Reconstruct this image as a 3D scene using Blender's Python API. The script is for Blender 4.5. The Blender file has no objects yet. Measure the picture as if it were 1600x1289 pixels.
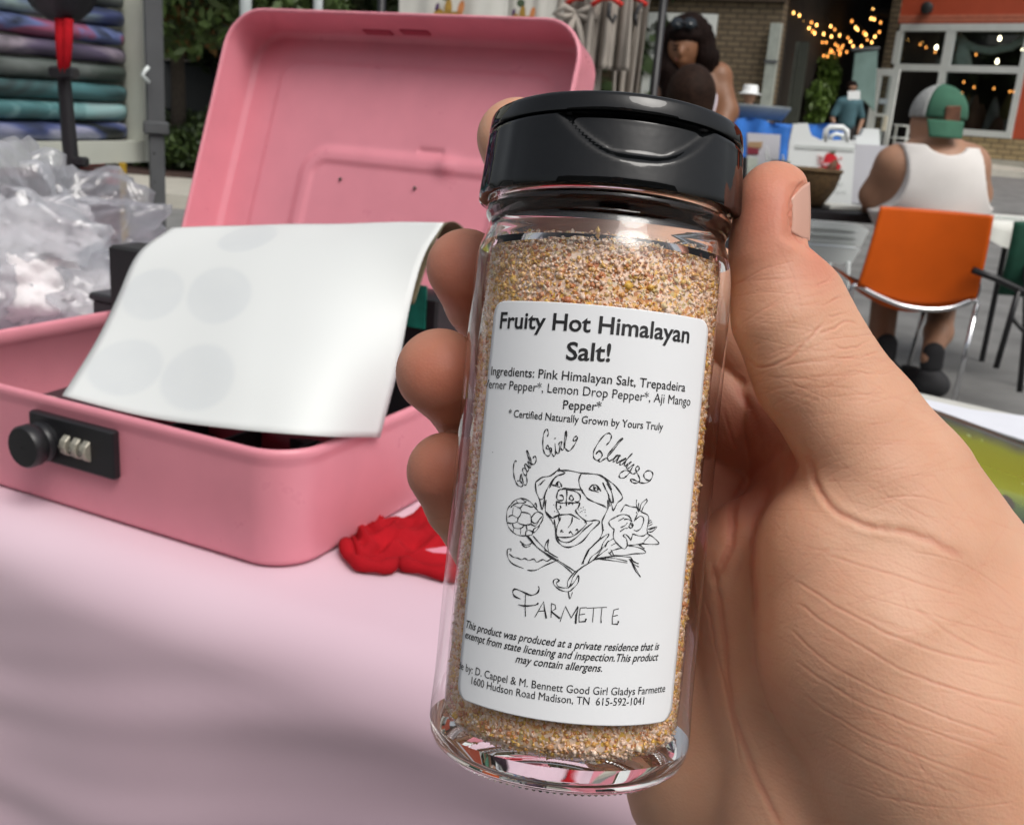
import bpy, math, random
import numpy as np
from mathutils import Vector, Matrix, noise
random.seed(7); rng = np.random.default_rng(7)
sc = bpy.context.scene
COL = sc.collection

# ------------------------------------------------------------------ camera
CAMH = 1.01; FP = 1600.0; D0 = 0.20; SU = D0/FP          # SU: metres per unit at the jar
pit = math.atan(469/1600); rol = math.atan(.075)
Fv = Vector((0, math.cos(pit), -math.sin(pit))); R0 = Vector((1,0,0)); U0 = Vector((0, math.sin(pit), math.cos(pit)))
Rv = R0*math.cos(rol) + U0*math.sin(rol); Uv = -R0*math.sin(rol) + U0*math.cos(rol)
K = Vector((0,0,CAMH))
cam = bpy.data.objects.new('camera', bpy.data.cameras.new('camera')); COL.objects.link(cam)
M = Matrix((Rv, Uv, -Fv)).transposed().to_4x4(); M.translation = K; cam.matrix_world = M
cam.data.sensor_width = 36; cam.data.lens = 36; cam.data.clip_start = .01; cam.data.clip_end = 400
cam.data.dof.use_dof = True; cam.data.dof.focus_distance = .178; cam.data.dof.aperture_fstop = 54; cam.data.dof.aperture_blades = 0
sc.camera = cam
# ------------------------------------------------------------------ light
SUN_EL, SUN_AZ = math.radians(55), math.radians(146)      # azimuth from +y towards +x
w = bpy.data.worlds.new('World'); sc.world = w; w.use_nodes = True; nt = w.node_tree; nt.nodes.clear()
sky = nt.nodes.new('ShaderNodeTexSky'); sky.sky_type = 'NISHITA'; sky.sun_disc = False
sky.sun_elevation = SUN_EL; sky.sun_rotation = SUN_AZ; sky.air_density = 1.0; sky.dust_density = 6.0; sky.ozone_density = 1.0
hs = nt.nodes.new('ShaderNodeHueSaturation'); hs.inputs['Saturation'].default_value = .30
bg = nt.nodes.new('ShaderNodeBackground'); bg.inputs[1].default_value = .135
wo = nt.nodes.new('ShaderNodeOutputWorld')
nt.links.new(sky.outputs[0], hs.inputs['Color']); nt.links.new(hs.outputs[0], bg.inputs[0]); nt.links.new(bg.outputs[0], wo.inputs[0])
sun = bpy.data.objects.new('sun', bpy.data.lights.new('sun', 'SUN')); COL.objects.link(sun)
sun.data.energy = 1.15; sun.data.angle = math.radians(28); sun.data.color = (1, .965, .91)
sd = Vector((math.sin(SUN_AZ)*math.cos(SUN_EL), math.cos(SUN_AZ)*math.cos(SUN_EL), math.sin(SUN_EL)))
sun.rotation_euler = sd.to_track_quat('Z', 'Y').to_euler()
vs = sc.view_settings; sc.display_settings.display_device = 'sRGB'
vs.view_transform = 'Standard'; vs.look = 'None'; vs.exposure = 0.0; vs.gamma = 1; vs.use_curve_mapping = False
sc.render.engine = 'CYCLES'; sc.cycles.max_bounces = 16; sc.cycles.transparent_max_bounces = 24; sc.cycles.transmission_bounces = 12
sc.cycles.glossy_bounces = 6; sc.cycles.diffuse_bounces = 4; sc.cycles.caustics_refractive = True
sc.cycles.use_denoising = True; sc.cycles.sample_clamp_indirect = 8

# ------------------------------------------------------------------ point helpers
def rayd(u, v): return Fv + Rv*((u-800)/FP) - Uv*((v-644.5)/FP)
def P(u, v, d=0): return K + rayd(u, v)*(D0 + d*SU)
def WY(u, v, Y): r = rayd(u, v); return K + r*(Y/r.y)
def GZ(u, v, z): r = rayd(u, v); return K + r*((z-CAMH)/r.z)
def onpl(u, v, P0, n): r = rayd(u, v); return K + r*((P0-K).dot(n)/r.dot(n))

# ------------------------------------------------------------------ object helpers
def link(o, parent=None):
    COL.objects.link(o)
    if parent is not None: o.parent = parent
    return o
def tag(o, label=None, cat=None, group=None, kind=None):
    for k, v in (('label', label), ('category', cat), ('group', group), ('kind', kind)):
        if v: o[k] = v
    return o
def thing(name, label, cat, loc=(0,0,0), rz=0, group=None):
    o = bpy.data.objects.new(name, None); o.empty_display_size = .02; link(o); o.location = loc; o.rotation_euler = (0,0,rz)
    return tag(o, label, cat, group)
def mesh(name, V, Fc, mat=None, parent=None, smooth=False):
    me = bpy.data.meshes.new(name); me.from_pydata([tuple(v) for v in V], [], [tuple(int(i) for i in f) for f in Fc]); me.update()
    if smooth: me.shade_smooth()
    if mat: me.materials.append(mat)
    return link(bpy.data.objects.new(name, me), parent)
def npmesh(name, V, Q, mat=None, parent=None, smooth=True):
    V = np.asarray(V, np.float32); Q = np.asarray(Q, np.int32)
    me = bpy.data.meshes.new(name); k = Q.shape[1]
    me.vertices.add(len(V)); me.vertices.foreach_set('co', V.ravel())
    me.loops.add(Q.size); me.loops.foreach_set('vertex_index', Q.ravel())
    me.polygons.add(len(Q)); me.polygons.foreach_set('loop_start', np.arange(0, Q.size, k, dtype=np.int32))
    me.polygons.foreach_set('loop_total', np.full(len(Q), k, np.int32)); me.update(calc_edges=True); me.validate()
    if smooth: me.shade_smooth()
    if mat: me.materials.append(mat)
    return link(bpy.data.objects.new(name, me), parent)
class MB:
    """collects verts / faces for one mesh"""
    def __init__(s): s.V = []; s.F = []; s.T = Matrix.Identity(4)
    def add(s, V, Fc):
        n = len(s.V); s.V += [s.T @ Vector(v) for v in V]; s.F += [tuple(i+n for i in f) for f in Fc]; return s
    def box(s, c, h, rot=None, ch=0.0):
        c = Vector(c); hx, hy, hz = h
        pts = []
        if ch <= 0:
            pts = [Vector((x*hx, y*hy, z*hz)) for z in (-1,1) for x, y in ((-1,-1),(1,-1),(1,1),(-1,1))]
            Fc = [(3,2,1,0),(4,5,6,7),(0,1,5,4),(1,2,6,5),(2,3,7,6),(3,0,4,7)]
        else:
            lv = [(-hz, ch), (-hz+ch, 0), (hz-ch, 0), (hz, ch)]; Fc = []
            for z, o in lv:
                a, b = hx-o, hy-o; q = ch
                pts += [Vector(p) for p in ((-a+q,-b,z),(a-q,-b,z),(a,-b+q,z),(a,b-q,z),(a-q,b,z),(-a+q,b,z),(-a,b-q,z),(-a,-b+q,z))]
            for k in range(3):
                for i in range(8): j = (i+1)%8; Fc.append((k*8+i, k*8+j, k*8+8+j, k*8+8+i))
            Fc += [tuple(range(7,-1,-1)), tuple(range(24,32))]
        if rot is not None: pts = [rot @ p for p in pts]
        return s.add([p+c for p in pts], Fc)
    def tube(s, path, r, n=10, closed=False, caps=True):
        path = [Vector(p) for p in path]; m = len(path); rr = r if hasattr(r, '__len__') else [r]*m
        V = []; nrm = None
        for i, p in enumerate(path):
            if closed: t = path[(i+1)%m]-path[i-1]
            else: t = path[min(i+1,m-1)]-path[max(i-1,0)]
            t.normalize()
            if nrm is None: nrm = t.orthogonal().normalized()
            else:
                nrm = nrm - t*nrm.dot(t)
                nrm = nrm.normalized() if nrm.length > 1e-6 else t.orthogonal().normalized()
            b = t.cross(nrm)
            for k in range(n):
                a = 2*math.pi*k/n; V.append(p + (nrm*math.cos(a)+b*math.sin(a))*rr[i])
        Fc = []
        for i in range(m if closed else m-1):
            i2 = (i+1)%m
            for k in range(n): k2 = (k+1)%n; Fc.append((i*n+k, i*n+k2, i2*n+k2, i2*n+k))
        if caps and not closed: Fc += [tuple(range(n-1,-1,-1)), tuple((m-1)*n+k for k in range(n))]
        return s.add(V, Fc)
    def lathe(s, prof, n=48, cap0=False, cap1=False, fn=None):
        V = []
        for j, (z, r) in enumerate(prof):
            for k in range(n):
                a = 2*math.pi*k/n; q = r if fn is None else fn(a, z, r); V.append((q*math.sin(a), -q*math.cos(a), z))
        Fc = []
        for j in range(len(prof)-1):
            for k in range(n): k2 = (k+1)%n; Fc.append((j*n+k, j*n+k2, j*n+n+k2, j*n+n+k))
        if cap0: Fc.append(tuple(range(n-1,-1,-1)))
        if cap1: Fc.append(tuple((len(prof)-1)*n+k for k in range(n)))
        return s.add(V, Fc)
    def grid(s, nx, ny, fn):
        V = [fn(i/(nx-1), j/(ny-1)) for j in range(ny) for i in range(nx)]
        Fc = [(j*nx+i, j*nx+i+1, j*nx+nx+i+1, j*nx+nx+i) for j in range(ny-1) for i in range(nx-1)]
        return s.add(V, Fc)
    def build(s, name, mat=None, parent=None, smooth=False, angle=None):
        o = mesh(name, s.V, s.F, mat, parent, smooth)
        if angle is not None: o.data.shade_smooth(); o.data.set_sharp_from_angle(angle=math.radians(angle))
        return o

# ------------------------------------------------------------------ materials
def newmat(name):
    m = bpy.data.materials.new(name); m.use_nodes = True; t = m.node_tree
    return m, t, t.nodes['Principled BSDF']
def nd(t, k, **kw):
    n = t.nodes.new(k)
    for a, v in kw.items():
        if hasattr(n, a): setattr(n, a, v)
        else: n.inputs[a].default_value = v
    return n
def ramp(t, stops, fac=None, interp='LINEAR'):
    r = t.nodes.new('ShaderNodeValToRGB'); r.color_ramp.interpolation = interp; e = r.color_ramp.elements
    while len(e) < len(stops): e.new(.5)
    for el, (p, c) in zip(e, stops): el.position = p; el.color = (*c, 1)
    if fac is not None: t.links.new(fac, r.inputs[0])
    return r
def mat(name, col, rough=.5, var=.12, scale=8, bump=0, bscale=60, metal=0, spec=.5, coat=0, sheen=0, bdist=.001):
    m, t, b = newmat(name)
    co = nd(t, 'ShaderNodeTexCoord'); n = nd(t, 'ShaderNodeTexNoise', Scale=scale, Detail=5.0); t.links.new(co.outputs['Object'], n.inputs['Vector'])
    lo = tuple(c*(1-var) for c in col); hi = tuple(min(1, c*(1+var)) for c in col)
    r = ramp(t, [(.3, lo), (.7, hi)], n.outputs['Fac']); t.links.new(r.outputs[0], b.inputs['Base Color'])
    b.inputs['Roughness'].default_value = rough; b.inputs['Metallic'].default_value = metal
    b.inputs['Specular IOR Level'].default_value = spec; b.inputs['Coat Weight'].default_value = coat; b.inputs['Sheen Weight'].default_value = sheen
    if bump:
        n2 = nd(t, 'ShaderNodeTexNoise', Scale=bscale, Detail=4.0); t.links.new(co.outputs['Object'], n2.inputs['Vector'])
        bp = nd(t, 'ShaderNodeBump', Strength=bump, Distance=bdist); t.links.new(n2.outputs['Fac'], bp.inputs['Height']); t.links.new(bp.outputs[0], b.inputs['Normal'])
    return m
def emis(name, col, st):
    m, t, b = newmat(name); b.inputs['Emission Color'].default_value = (*col, 1); b.inputs['Emission Strength'].default_value = st
    b.inputs['Base Color'].default_value = (*col, 1); return m

M_asph = mat('asphalt', (.17,.17,.165), .9, .25, 3, .5, 300)
M_conc = mat('concrete', (.46,.44,.38), .85, .12, 4, .3, 80)
M_black = mat('black_plastic', (.012,.012,.014), .4, .2, 20)
M_capb = mat('glossy_black_cap', (.004,.0045,.005), .045, .3, 60, .35, 60, spec=.42, bdist=.0009)
M_pinkp = mat('pink_powder_coat', (.74,.275,.335), .36, .035, 30, .25, 1400, spec=.45, bdist=.00012)
t_ = M_pinkp.node_tree; b_ = t_.nodes['Principled BSDF']; c_ = nd(t_, 'ShaderNodeTexCoord'); n_ = nd(t_, 'ShaderNodeTexNoise', Scale=22.0, Detail=7.0, Roughness=.7); t_.links.new(c_.outputs['Object'], n_.inputs['Vector'])
r_ = nd(t_, 'ShaderNodeMapRange'); r_.inputs[1].default_value = .35; r_.inputs[2].default_value = .7; r_.inputs[3].default_value = .27; r_.inputs[4].default_value = .5; t_.links.new(n_.outputs['Fac'], r_.inputs[0]); t_.links.new(r_.outputs[0], b_.inputs['Roughness'])
M_white = mat('white_plastic', (.78,.80,.79), .4, .03, 10)
M_chrome = mat('chrome', (.75,.76,.78), .12, .05, 10, metal=1)
M_steel = mat('grey_pole', (.10,.105,.11), .45, .12, 12, metal=.2)
M_ink = mat('black_ink', (.012,.012,.014), .5, .1, 40)
M_red = mat('red_fabric', (.36,.007,.013), .92, .15, 40, .7, 900, bdist=.0006, spec=.15)
M_orange = mat('orange_plastic', (.60,.092,.001), .5, .05, 10, .1, 200, spec=.3)
M_hair = mat('dark_hair', (.010,.005,.004), .7, .4, 60, .8, 120, bdist=.004, spec=.08)

# ------------------------------------------------------------------ implicit surfaces
def smin(a, b, k):
    h = np.clip(.5+.5*(b-a)/k, 0, 1); return b*(1-h)+a*h-k*h*(1-h)
def prim_d(p, X, Y, Z):
    if p[0] == 'c':
        _, a, b, ra, rb = p
        bx, by, bz = b[0]-a[0], b[1]-a[1], b[2]-a[2]; L = bx*bx+by*by+bz*bz+1e-12
        h = np.clip(((X-a[0])*bx+(Y-a[1])*by+(Z-a[2])*bz)/L, 0, 1)
        return np.sqrt((X-a[0]-bx*h)**2+(Y-a[1]-by*h)**2+(Z-a[2]-bz*h)**2)-(ra+(rb-ra)*h)
    _, c, r, rot = p
    x, y, z = X-c[0], Y-c[1], Z-c[2]
    if rot is not None:
        m = rot; x, y, z = (m[0][0]*x+m[1][0]*y+m[2][0]*z, m[0][1]*x+m[1][1]*y+m[2][1]*z, m[0][2]*x+m[1][2]*y+m[2][2]*z)
    k0 = np.sqrt((x/r[0])**2+(y/r[1])**2+(z/r[2])**2)+1e-9; k1 = np.sqrt((x/r[0]**2)**2+(y/r[1]**2)**2+(z/r[2]**2)**2)+1e-9
    return k0*(k0-1)/k1
def prim_bb(p):
    if p[0] == 'c':
        _, a, b, ra, rb = p
        return [min(a[i]-ra, b[i]-rb) for i in range(3)], [max(a[i]+ra, b[i]+rb) for i in range(3)]
    m = max(p[2]); return [p[1][i]-m for i in range(3)], [p[1][i]+m for i in range(3)]
def C_(a, b, ra, rb): return ('c', tuple(a), tuple(b), ra, rb)
def E_(c, r, rot=None): return ('e', tuple(c), tuple(r), rot)
def chain(pts): return [C_(pts[i][:3], pts[i+1][:3], pts[i][3], pts[i+1][3]) for i in range(len(pts)-1)]
def field(groups, X, Y, Z, kk, post=None):
    """groups: list of (prims, k); groups are joined with blend kk"""
    D = None
    for prims, k in groups:
        g = None
        for p in prims:
            d = prim_d(p, X, Y, Z); g = d if g is None else smin(g, d, k)
        D = g if D is None else smin(D, g, kk)
    return post(D, X, Y, Z) if post else D
def nets(groups, step, kk, post=None, lo=None, hi=None):
    bbs = [prim_bb(p) for g, _ in groups for p in g]
    L = np.array([min(b[0][i] for b in bbs) for i in range(3)])-2*step; H = np.array([max(b[1][i] for b in bbs) for i in range(3)])+2*step
    if lo is not None: L = np.maximum(L, lo)
    if hi is not None: H = np.minimum(H, hi)
    ax = [np.arange(L[i], H[i]+step, step, dtype=np.float32) for i in range(3)]
    sh = tuple(len(a) for a in ax); D = np.full(sh, 1e3, np.float32)
    for prims, k in groups:
        Gd = np.full(sh, 1e3, np.float32)
        for p in prims:
            b0, b1 = prim_bb(p); mg = max(k, kk)+3*step
            sl = [slice(max(0, int((b0[i]-mg-L[i])/step)), max(0, min(sh[i], int((b1[i]+mg-L[i])/step)+2))) for i in range(3)]
            if any(s.stop <= s.start for s in sl): continue
            X, Y, Z = np.meshgrid(ax[0][sl[0]], ax[1][sl[1]], ax[2][sl[2]], indexing='ij', sparse=True)
            Gd[tuple(sl)] = smin(Gd[tuple(sl)], prim_d(p, X, Y, Z), k)
        D = smin(D, Gd, kk)
    if post: X, Y, Z = np.meshgrid(*ax, indexing='ij', sparse=True); D = post(D, X, Y, Z)
    for i in range(3):                       # close at the borders
        s = [slice(None)]*3; s[i] = 0; D[tuple(s)] = np.maximum(D[tuple(s)], step*.5); s[i] = -1; D[tuple(s)] = np.maximum(D[tuple(s)], step*.5)
    S = D < 0
    n = tuple(x-1 for x in sh); cnt = np.zeros(n, np.int8)
    for dx in (0,1):
        for dy in (0,1):
            for dz in (0,1): cnt += S[dx:dx+n[0], dy:dy+n[1], dz:dz+n[2]]
    act = (cnt > 0) & (cnt < 8); idx = -np.ones(n, np.int64); cells = np.argwhere(act); idx[act] = np.arange(len(cells))
    i, j, k = cells.T; acc = np.zeros((len(cells), 3)); num = np.zeros(len(cells))
    corners = [(a, b, c) for a in (0,1) for b in (0,1) for c in (0,1)]
    for a in corners:
        for d in range(3):
            if a[d] == 0:
                b = list(a); b[d] = 1
                fa = D[i+a[0], j+a[1], k+a[2]]; fb = D[i+b[0], j+b[1], k+b[2]]; m = (fa < 0) != (fb < 0)
                t = np.where(m, fa/np.where(m, fa-fb, 1), 0); q = np.array(a, float)[None, :].repeat(len(cells), 0); q[:, d] += t
                acc[m] += q[m]; num[m] += 1
    V = L + (cells + acc/num[:, None])*step
    Q = []
    for d in range(3):
        e1, e2 = [(1,2),(2,0),(0,1)][d]
        s0 = [slice(1, -1)]*3; s0[d] = slice(0, -1); s1 = list(s0); s1[d] = slice(1, None)
        A = S[tuple(s0)]; B = S[tuple(s1)]; ch = np.argwhere(A != B)
        if len(ch) == 0: continue
        pos = ch.copy(); o = [1,1,1]; o[d] = 0; pos = pos + np.array(o); flip = A[tuple(ch.T)]
        def cell(a, b):
            q = pos.copy(); q[:, e1] -= a; q[:, e2] -= b; return idx[q[:, 0], q[:, 1], q[:, 2]]
        q = np.stack([cell(1,1), cell(0,1), cell(0,0), cell(1,0)], 1); q[~flip] = q[~flip][:, ::-1]; Q.append(q)
    Q = np.concatenate(Q)
    return V, Q[(Q >= 0).all(1)]
def newton(V, groups, kk, post, eps, it=2, lim=None):
    V = V.astype(np.float64).copy()
    for _ in range(it):
        f0 = field(groups, *V.T, kk, post)
        g = np.stack([field(groups, *(V+np.eye(3)[i]*eps).T, kk, post)-f0 for i in range(3)], 1)/eps
        st = f0[:, None]*g/np.maximum((g*g).sum(1), .2)[:, None]
        if lim: st = np.clip(st, -lim, lim)
        V -= st
    return V
def blob(name, groups, step, m, parent=None, kk=.02, post=None, fn=None, lo=None, hi=None):
    V, Q = nets(groups, step, kk, post, lo, hi)
    if lo is None: V = newton(V, groups, kk, post, step*.2, 1, step)
    if fn is not None: V = fn(V)
    return npmesh(name, V, Q, m, parent)

# ================================================================== THE JAR
Jo = P(870,1165,0); ja = (P(963,205,0)-Jo).normalized(); jx = (Rv - ja*Rv.dot(ja)).normalized(); jy = ja.cross(jx)
JM = Matrix((jx, jy, ja)).transposed().to_4x4(); JM.translation = Jo; JI = JM.inverted()
RJ = 201.0
jar = thing('spice_jar', 'clear glass spice jar with black cap and white printed label, held up in the hand', 'jar'); jar.matrix_world = JM
def onlabel(u, v, R=RJ+1.2):
    o = JI @ K; d = JI.to_3x3() @ rayd(u, v); R *= SU
    a = d.x**2+d.y**2; b = 2*(o.x*d.x+o.y*d.y); c = o.x**2+o.y**2-R*R
    t = (-b-math.sqrt(max(0, b*b-4*a*c)))/(2*a); p = o+d*t
    return math.atan2(p.x, -p.y)*RJ, p.z/SU             # arc length, height (units)
def lab(s, t, lift=1.6): a = s/RJ; R = (RJ+lift)*SU; return (R*math.sin(a), -R*math.cos(a), t*SU)

# glass : wall that passes light straight through (thin), heel and neck that refract
mg, t, b = newmat('clear_glass'); b.inputs['Base Color'].default_value = (.97,.975,.975,1); b.inputs['Roughness'].default_value = 0
b.inputs['Transmission Weight'].default_value = 1; b.inputs['IOR'].default_value = 1.46
mt = bpy.data.materials.new('thin_glass'); mt.use_nodes = True; t = mt.node_tree; t.nodes.clear()
lw = nd(t, 'ShaderNodeLayerWeight', Blend=.5); pw = nd(t, 'ShaderNodeMath', operation='POWER'); pw.inputs[1].default_value = 4.5; fr = nd(t, 'ShaderNodeMath', operation='MULTIPLY_ADD'); fr.inputs[1].default_value = .90; fr.inputs[2].default_value = .035; t.links.new(lw.outputs['Facing'], pw.inputs[0]); t.links.new(pw.outputs[0], fr.inputs[0]); gl = nd(t, 'ShaderNodeBsdfGlossy', Roughness=.02); tr = nd(t, 'ShaderNodeBsdfTransparent', Color=(.985,.985,.985,1))
mx = nd(t, 'ShaderNodeMixShader'); oo = nd(t, 'ShaderNodeOutputMaterial')
co = nd(t, 'ShaderNodeTexCoord'); nz = nd(t, 'ShaderNodeTexNoise', Scale=55.0, Detail=1.0); mpp = nd(t, 'ShaderNodeMapping'); mpp.inputs['Scale'].default_value = (1,1,.15)
t.links.new(co.outputs['Object'], mpp.inputs[0]); t.links.new(mpp.outputs[0], nz.inputs['Vector'])
bp = nd(t, 'ShaderNodeBump', Strength=.25, Distance=.001); t.links.new(nz.outputs['Fac'], bp.inputs['Height']); t.links.new(bp.outputs[0], gl.inputs['Normal'])
t.links.new(fr.outputs[0], mx.inputs[0]); t.links.new(tr.outputs[0], mx.inputs[1]); t.links.new(gl.outputs[0], mx.inputs[2]); t.links.new(mx.outputs[0], oo.inputs[0])
outer = [(-2,0),(-2,132),(-8,150),(-10,168),(-7,181),(2,192),(16,199),(34,202),(58,202),(78,201.2),(104,200.4),(640,200.4),(735,199.6),(752,198.5),(766,195.5),(778,190.5),(788,186),(796,183.5),(803,183.5),(808,186),(813,189),(820,190.5),(828,190),(834,186),(838,180),(850,176),(955,175)]
inner = [(955,160),(838,162),(815,168),(800,169),(785,172),(772,176),(760,180),(740,182),(700,183),(110,183),(56,181),(38,172),(31,155),(27,100),(26,0)]
n = 128; g = MB(); pr = outer+inner
def ripple(a, z, r):
    zu = z/SU
    if -9 < zu < 4 and r > 140*SU: return r + .5*SU*math.sin(a*64)
    return r + .25*SU*math.sin(3*a+zu*.01)
g.lathe([(z*SU, max(r,.5)*SU) for z, r in pr], n, fn=ripple)
gj = g.build('glass_body', mg, jar, True); gj.data.materials.append(mt)
for f in gj.data.polygons:
    zz = [gj.data.vertices[i].co.z/SU for i in f.vertices]; rr = math.hypot(*gj.data.vertices[f.vertices[0]].co.xy)/SU
    if min(zz) > 33 and max(zz) < 770 and rr > 170: f.material_index = 1
# raised beads of the base rim
g = MB()
for k in range(110):
    a = 2*math.pi*k/110; g.box((169*SU*math.sin(a), -169*SU*math.cos(a), -9.5*SU), (2.6*SU, 6*SU, 2.6*SU), Matrix.Rotation(a, 3, 'Z'), ch=1.2*SU)
g.build('base_bead_ring', mg, jar, True)['kind'] = 'stuff'

# cap
def capR(a, z, r):
    zu = z/SU; d = math.atan2(math.sin(a-.10), math.cos(a-.10))
    if 868 < zu < 934:
        wmax = .64*math.sqrt(max(0, (zu-868)/66)); e = (wmax-abs(d))/.10
        if e > 0: r -= SU*11*min(1, e)*min(1, (zu-868)/14)
    r += SU*.8*math.sin(26*a)*(abs(math.sin(a)) > .75)*(840 < zu < 930)
    return r
g = MB(); prof = [(838,178),(835,184),(834,199),(836,203),(842,204)]+[(842+i*4.6, 204-i*.36) for i in range(1,19)]+[(928,197.5),(932,196.5),(934,195),(935.5,192.5),(935.5,170)]
g.lathe([(z*SU, r*SU) for z, r in prof], 220, fn=capR); cb = g.build('cap_ring', M_capb, jar, angle=50)
g = MB(); g.lathe([(z*SU, r*SU) for z, r in [(936.5,170),(936.5,193.5),(938,196.5),(942,197),(958,195),(963,193),(966,188),(967,178),(964,170),(964,.5)]], 160, cap0=True)
g.build('flip_lid', M_capb, cb, angle=40)

# salt
ms, t, b = newmat('salt_and_pepper_flakes'); at = nd(t, 'ShaderNodeAttribute'); at.attribute_name = 'grain'
rp = ramp(t, [(0,(.90,.68,.54)),(.25,(.93,.74,.60)),(.42,(.90,.58,.40)),(.55,(.88,.57,.28)),(.66,(.80,.50,.09)),(.76,(.72,.33,.11)),(.86,(.56,.20,.10)),(.94,(.66,.50,.20)),(1,(.92,.80,.68))], at.outputs['Fac'])
co = nd(t, 'ShaderNodeTexCoord'); vz = nd(t, 'ShaderNodeTexVoronoi', Scale=1500.0); t.links.new(co.outputs['Object'], vz.inputs['Vector']); sv = nd(t, 'ShaderNodeSeparateXYZ'); t.links.new(vz.outputs['Color'], sv.inputs[0])
gt = nd(t, 'ShaderNodeMath', operation='GREATER_THAN'); gt.inputs[1].default_value = 1.5; t.links.new(at.outputs['Fac'], gt.inputs[0]); mf = nd(t, 'ShaderNodeMix', data_type='FLOAT'); t.links.new(gt.outputs[0], mf.inputs[0]); t.links.new(at.outputs['Fac'], mf.inputs[2]); t.links.new(sv.outputs[0], mf.inputs[3]); t.links.new(mf.outputs[0], rp.inputs[0])
t.links.new(rp.outputs[0], b.inputs['Base Color']); b.inputs['Roughness'].default_value = .32; b.inputs['Specular IOR Level'].default_value = .6
NG = 60000
oc = np.array([(1,0,0),(-1,0,0),(0,1,0),(0,-1,0),(0,0,1),(0,0,-1)], float); of = np.array([(0,2,4),(2,1,4),(1,3,4),(3,0,4),(2,0,5),(1,2,5),(3,1,5),(0,3,5)])
th = rng.uniform(-math.pi, math.pi, NG); zt = rng.uniform(33, 768, NG)+0.0
zt[:3000] = 768+rng.uniform(-4, 5, 3000); rad = np.full(NG, 177.6)-rng.uniform(0, 4, NG); rad[:3000] = 175*np.sqrt(rng.uniform(0, 1, 3000))
rad = np.where(zt > 735, rad-np.clip((zt-735)*.18, 0, 6), rad); rad = np.where(zt < 52, rad-(52-zt)*.9, rad)
sz = rng.gamma(2.6, .8, NG)+1.5; sz = np.minimum(sz, 7.5); sz[:3000] *= .7
V = oc[None]*(sz[:, None, None]*rng.uniform(.45, 1.2, (NG, 1, 3)))*rng.uniform(.75, 1.2, (NG, 6, 1))
q = rng.normal(size=(NG, 4)); q /= np.linalg.norm(q, axis=1)[:, None]; W4, X4, Y4, Z4 = q.T
RM = np.stack([1-2*(Y4**2+Z4**2), 2*(X4*Y4-Z4*W4), 2*(X4*Z4+Y4*W4), 2*(X4*Y4+Z4*W4), 1-2*(X4**2+Z4**2), 2*(Y4*Z4-X4*W4), 2*(X4*Z4-Y4*W4), 2*(Y4*Z4+X4*W4), 1-2*(X4**2+Y4**2)], 1).reshape(NG, 3, 3)
V = np.einsum('nij,nkj->nki', RM, V); V += np.stack([rad*np.sin(th), -rad*np.cos(th), zt], 1)[:, None]
Fq = (of[None]+6*np.arange(NG)[:, None, None]).reshape(-1, 3)
cb_ = MB(); cb_.lathe([(z*SU, r*SU) for z, r in [(32,0.5),(32,148),(38,164),(52,176),(110,176.5),(700,176.5),(745,174),(764,167),(767,158),(767,.5)]], 96)
V2 = np.array([tuple(v) for v in cb_.V])/SU; F2 = [f for f in cb_.F]; F2 = np.array([(f[0], f[1], f[2]) for f in F2]+[(f[0], f[2], f[3]) for f in F2])+NG*6
so = npmesh('salt_mix', np.concatenate([V.reshape(-1, 3), V2])*SU, np.concatenate([Fq, F2]), ms, None, False); so.matrix_world = JM
# clustered kinds of grain
gv = rng.uniform(0, 1, NG)
for k in range(260):
    a0, z0, val = rng.uniform(-2.2, 2.2), rng.uniform(33, 768), rng.choice([.1,.3,.6,.7,.8,.9,.95]); m = ((th-a0)*172)**2+(zt-z0)**2 < rng.uniform(10, 26)**2
    m &= rng.uniform(0, 1, NG) < .5; gv[m] = np.clip(val+rng.normal(0, .05, m.sum()), 0, 1)
att = so.data.attributes.new('grain', 'FLOAT', 'POINT'); att.data.foreach_set('value', np.concatenate([np.repeat(gv, 6), np.full(len(V2), 2.0)]).astype(np.float32))
tag(so, 'coarse pink salt with yellow and red pepper flakes filling the glass jar', 'salt', kind='stuff')

# label sticker
ml = mat('label_paper', (.80,.82,.84), .42, .012, 40, .12, 500, spec=.35, bdist=.00015)
corn = [onlabel(775,473), onlabel(1110,500), onlabel(712,1085), onlabel(1047,1127)]
sL = (corn[0][0]+corn[2][0])/2; sR = (corn[1][0]+corn[3][0])/2; tT = (corn[0][1]+corn[1][1])/2; tB = (corn[2][1]+corn[3][1])/2; cr = 20
rows = [(tB, cr), (tB+cr*.08, cr*.6), (tB+cr*.3, cr*.28), (tB+cr*.6, cr*.08), (tB+cr, 0)]+[(tB+cr+(tT-tB-2*cr)*k/20, 0) for k in range(1, 20)]+[(tT-cr, 0), (tT-cr*.6, cr*.08), (tT-cr*.3, cr*.28), (tT-cr*.08, cr*.6), (tT, cr)]
V = []; Fc = []; N = 48
for k, (tt, ins) in enumerate(rows):
    for i in range(N+1): V.append(lab(sL+ins+(sR-sL-2*ins)*i/N, tt, 1.0))
for k in range(len(rows)-1):
    for i in range(N): a = k*(N+1)+i; Fc.append((a, a+1, a+N+2, a+N+1))
lb = mesh('label_sticker', V, Fc, ml, jar, True)
md = lb.modifiers.new('thickness', 'SOLIDIFY'); md.thickness = .00010; md.offset = -1

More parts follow.
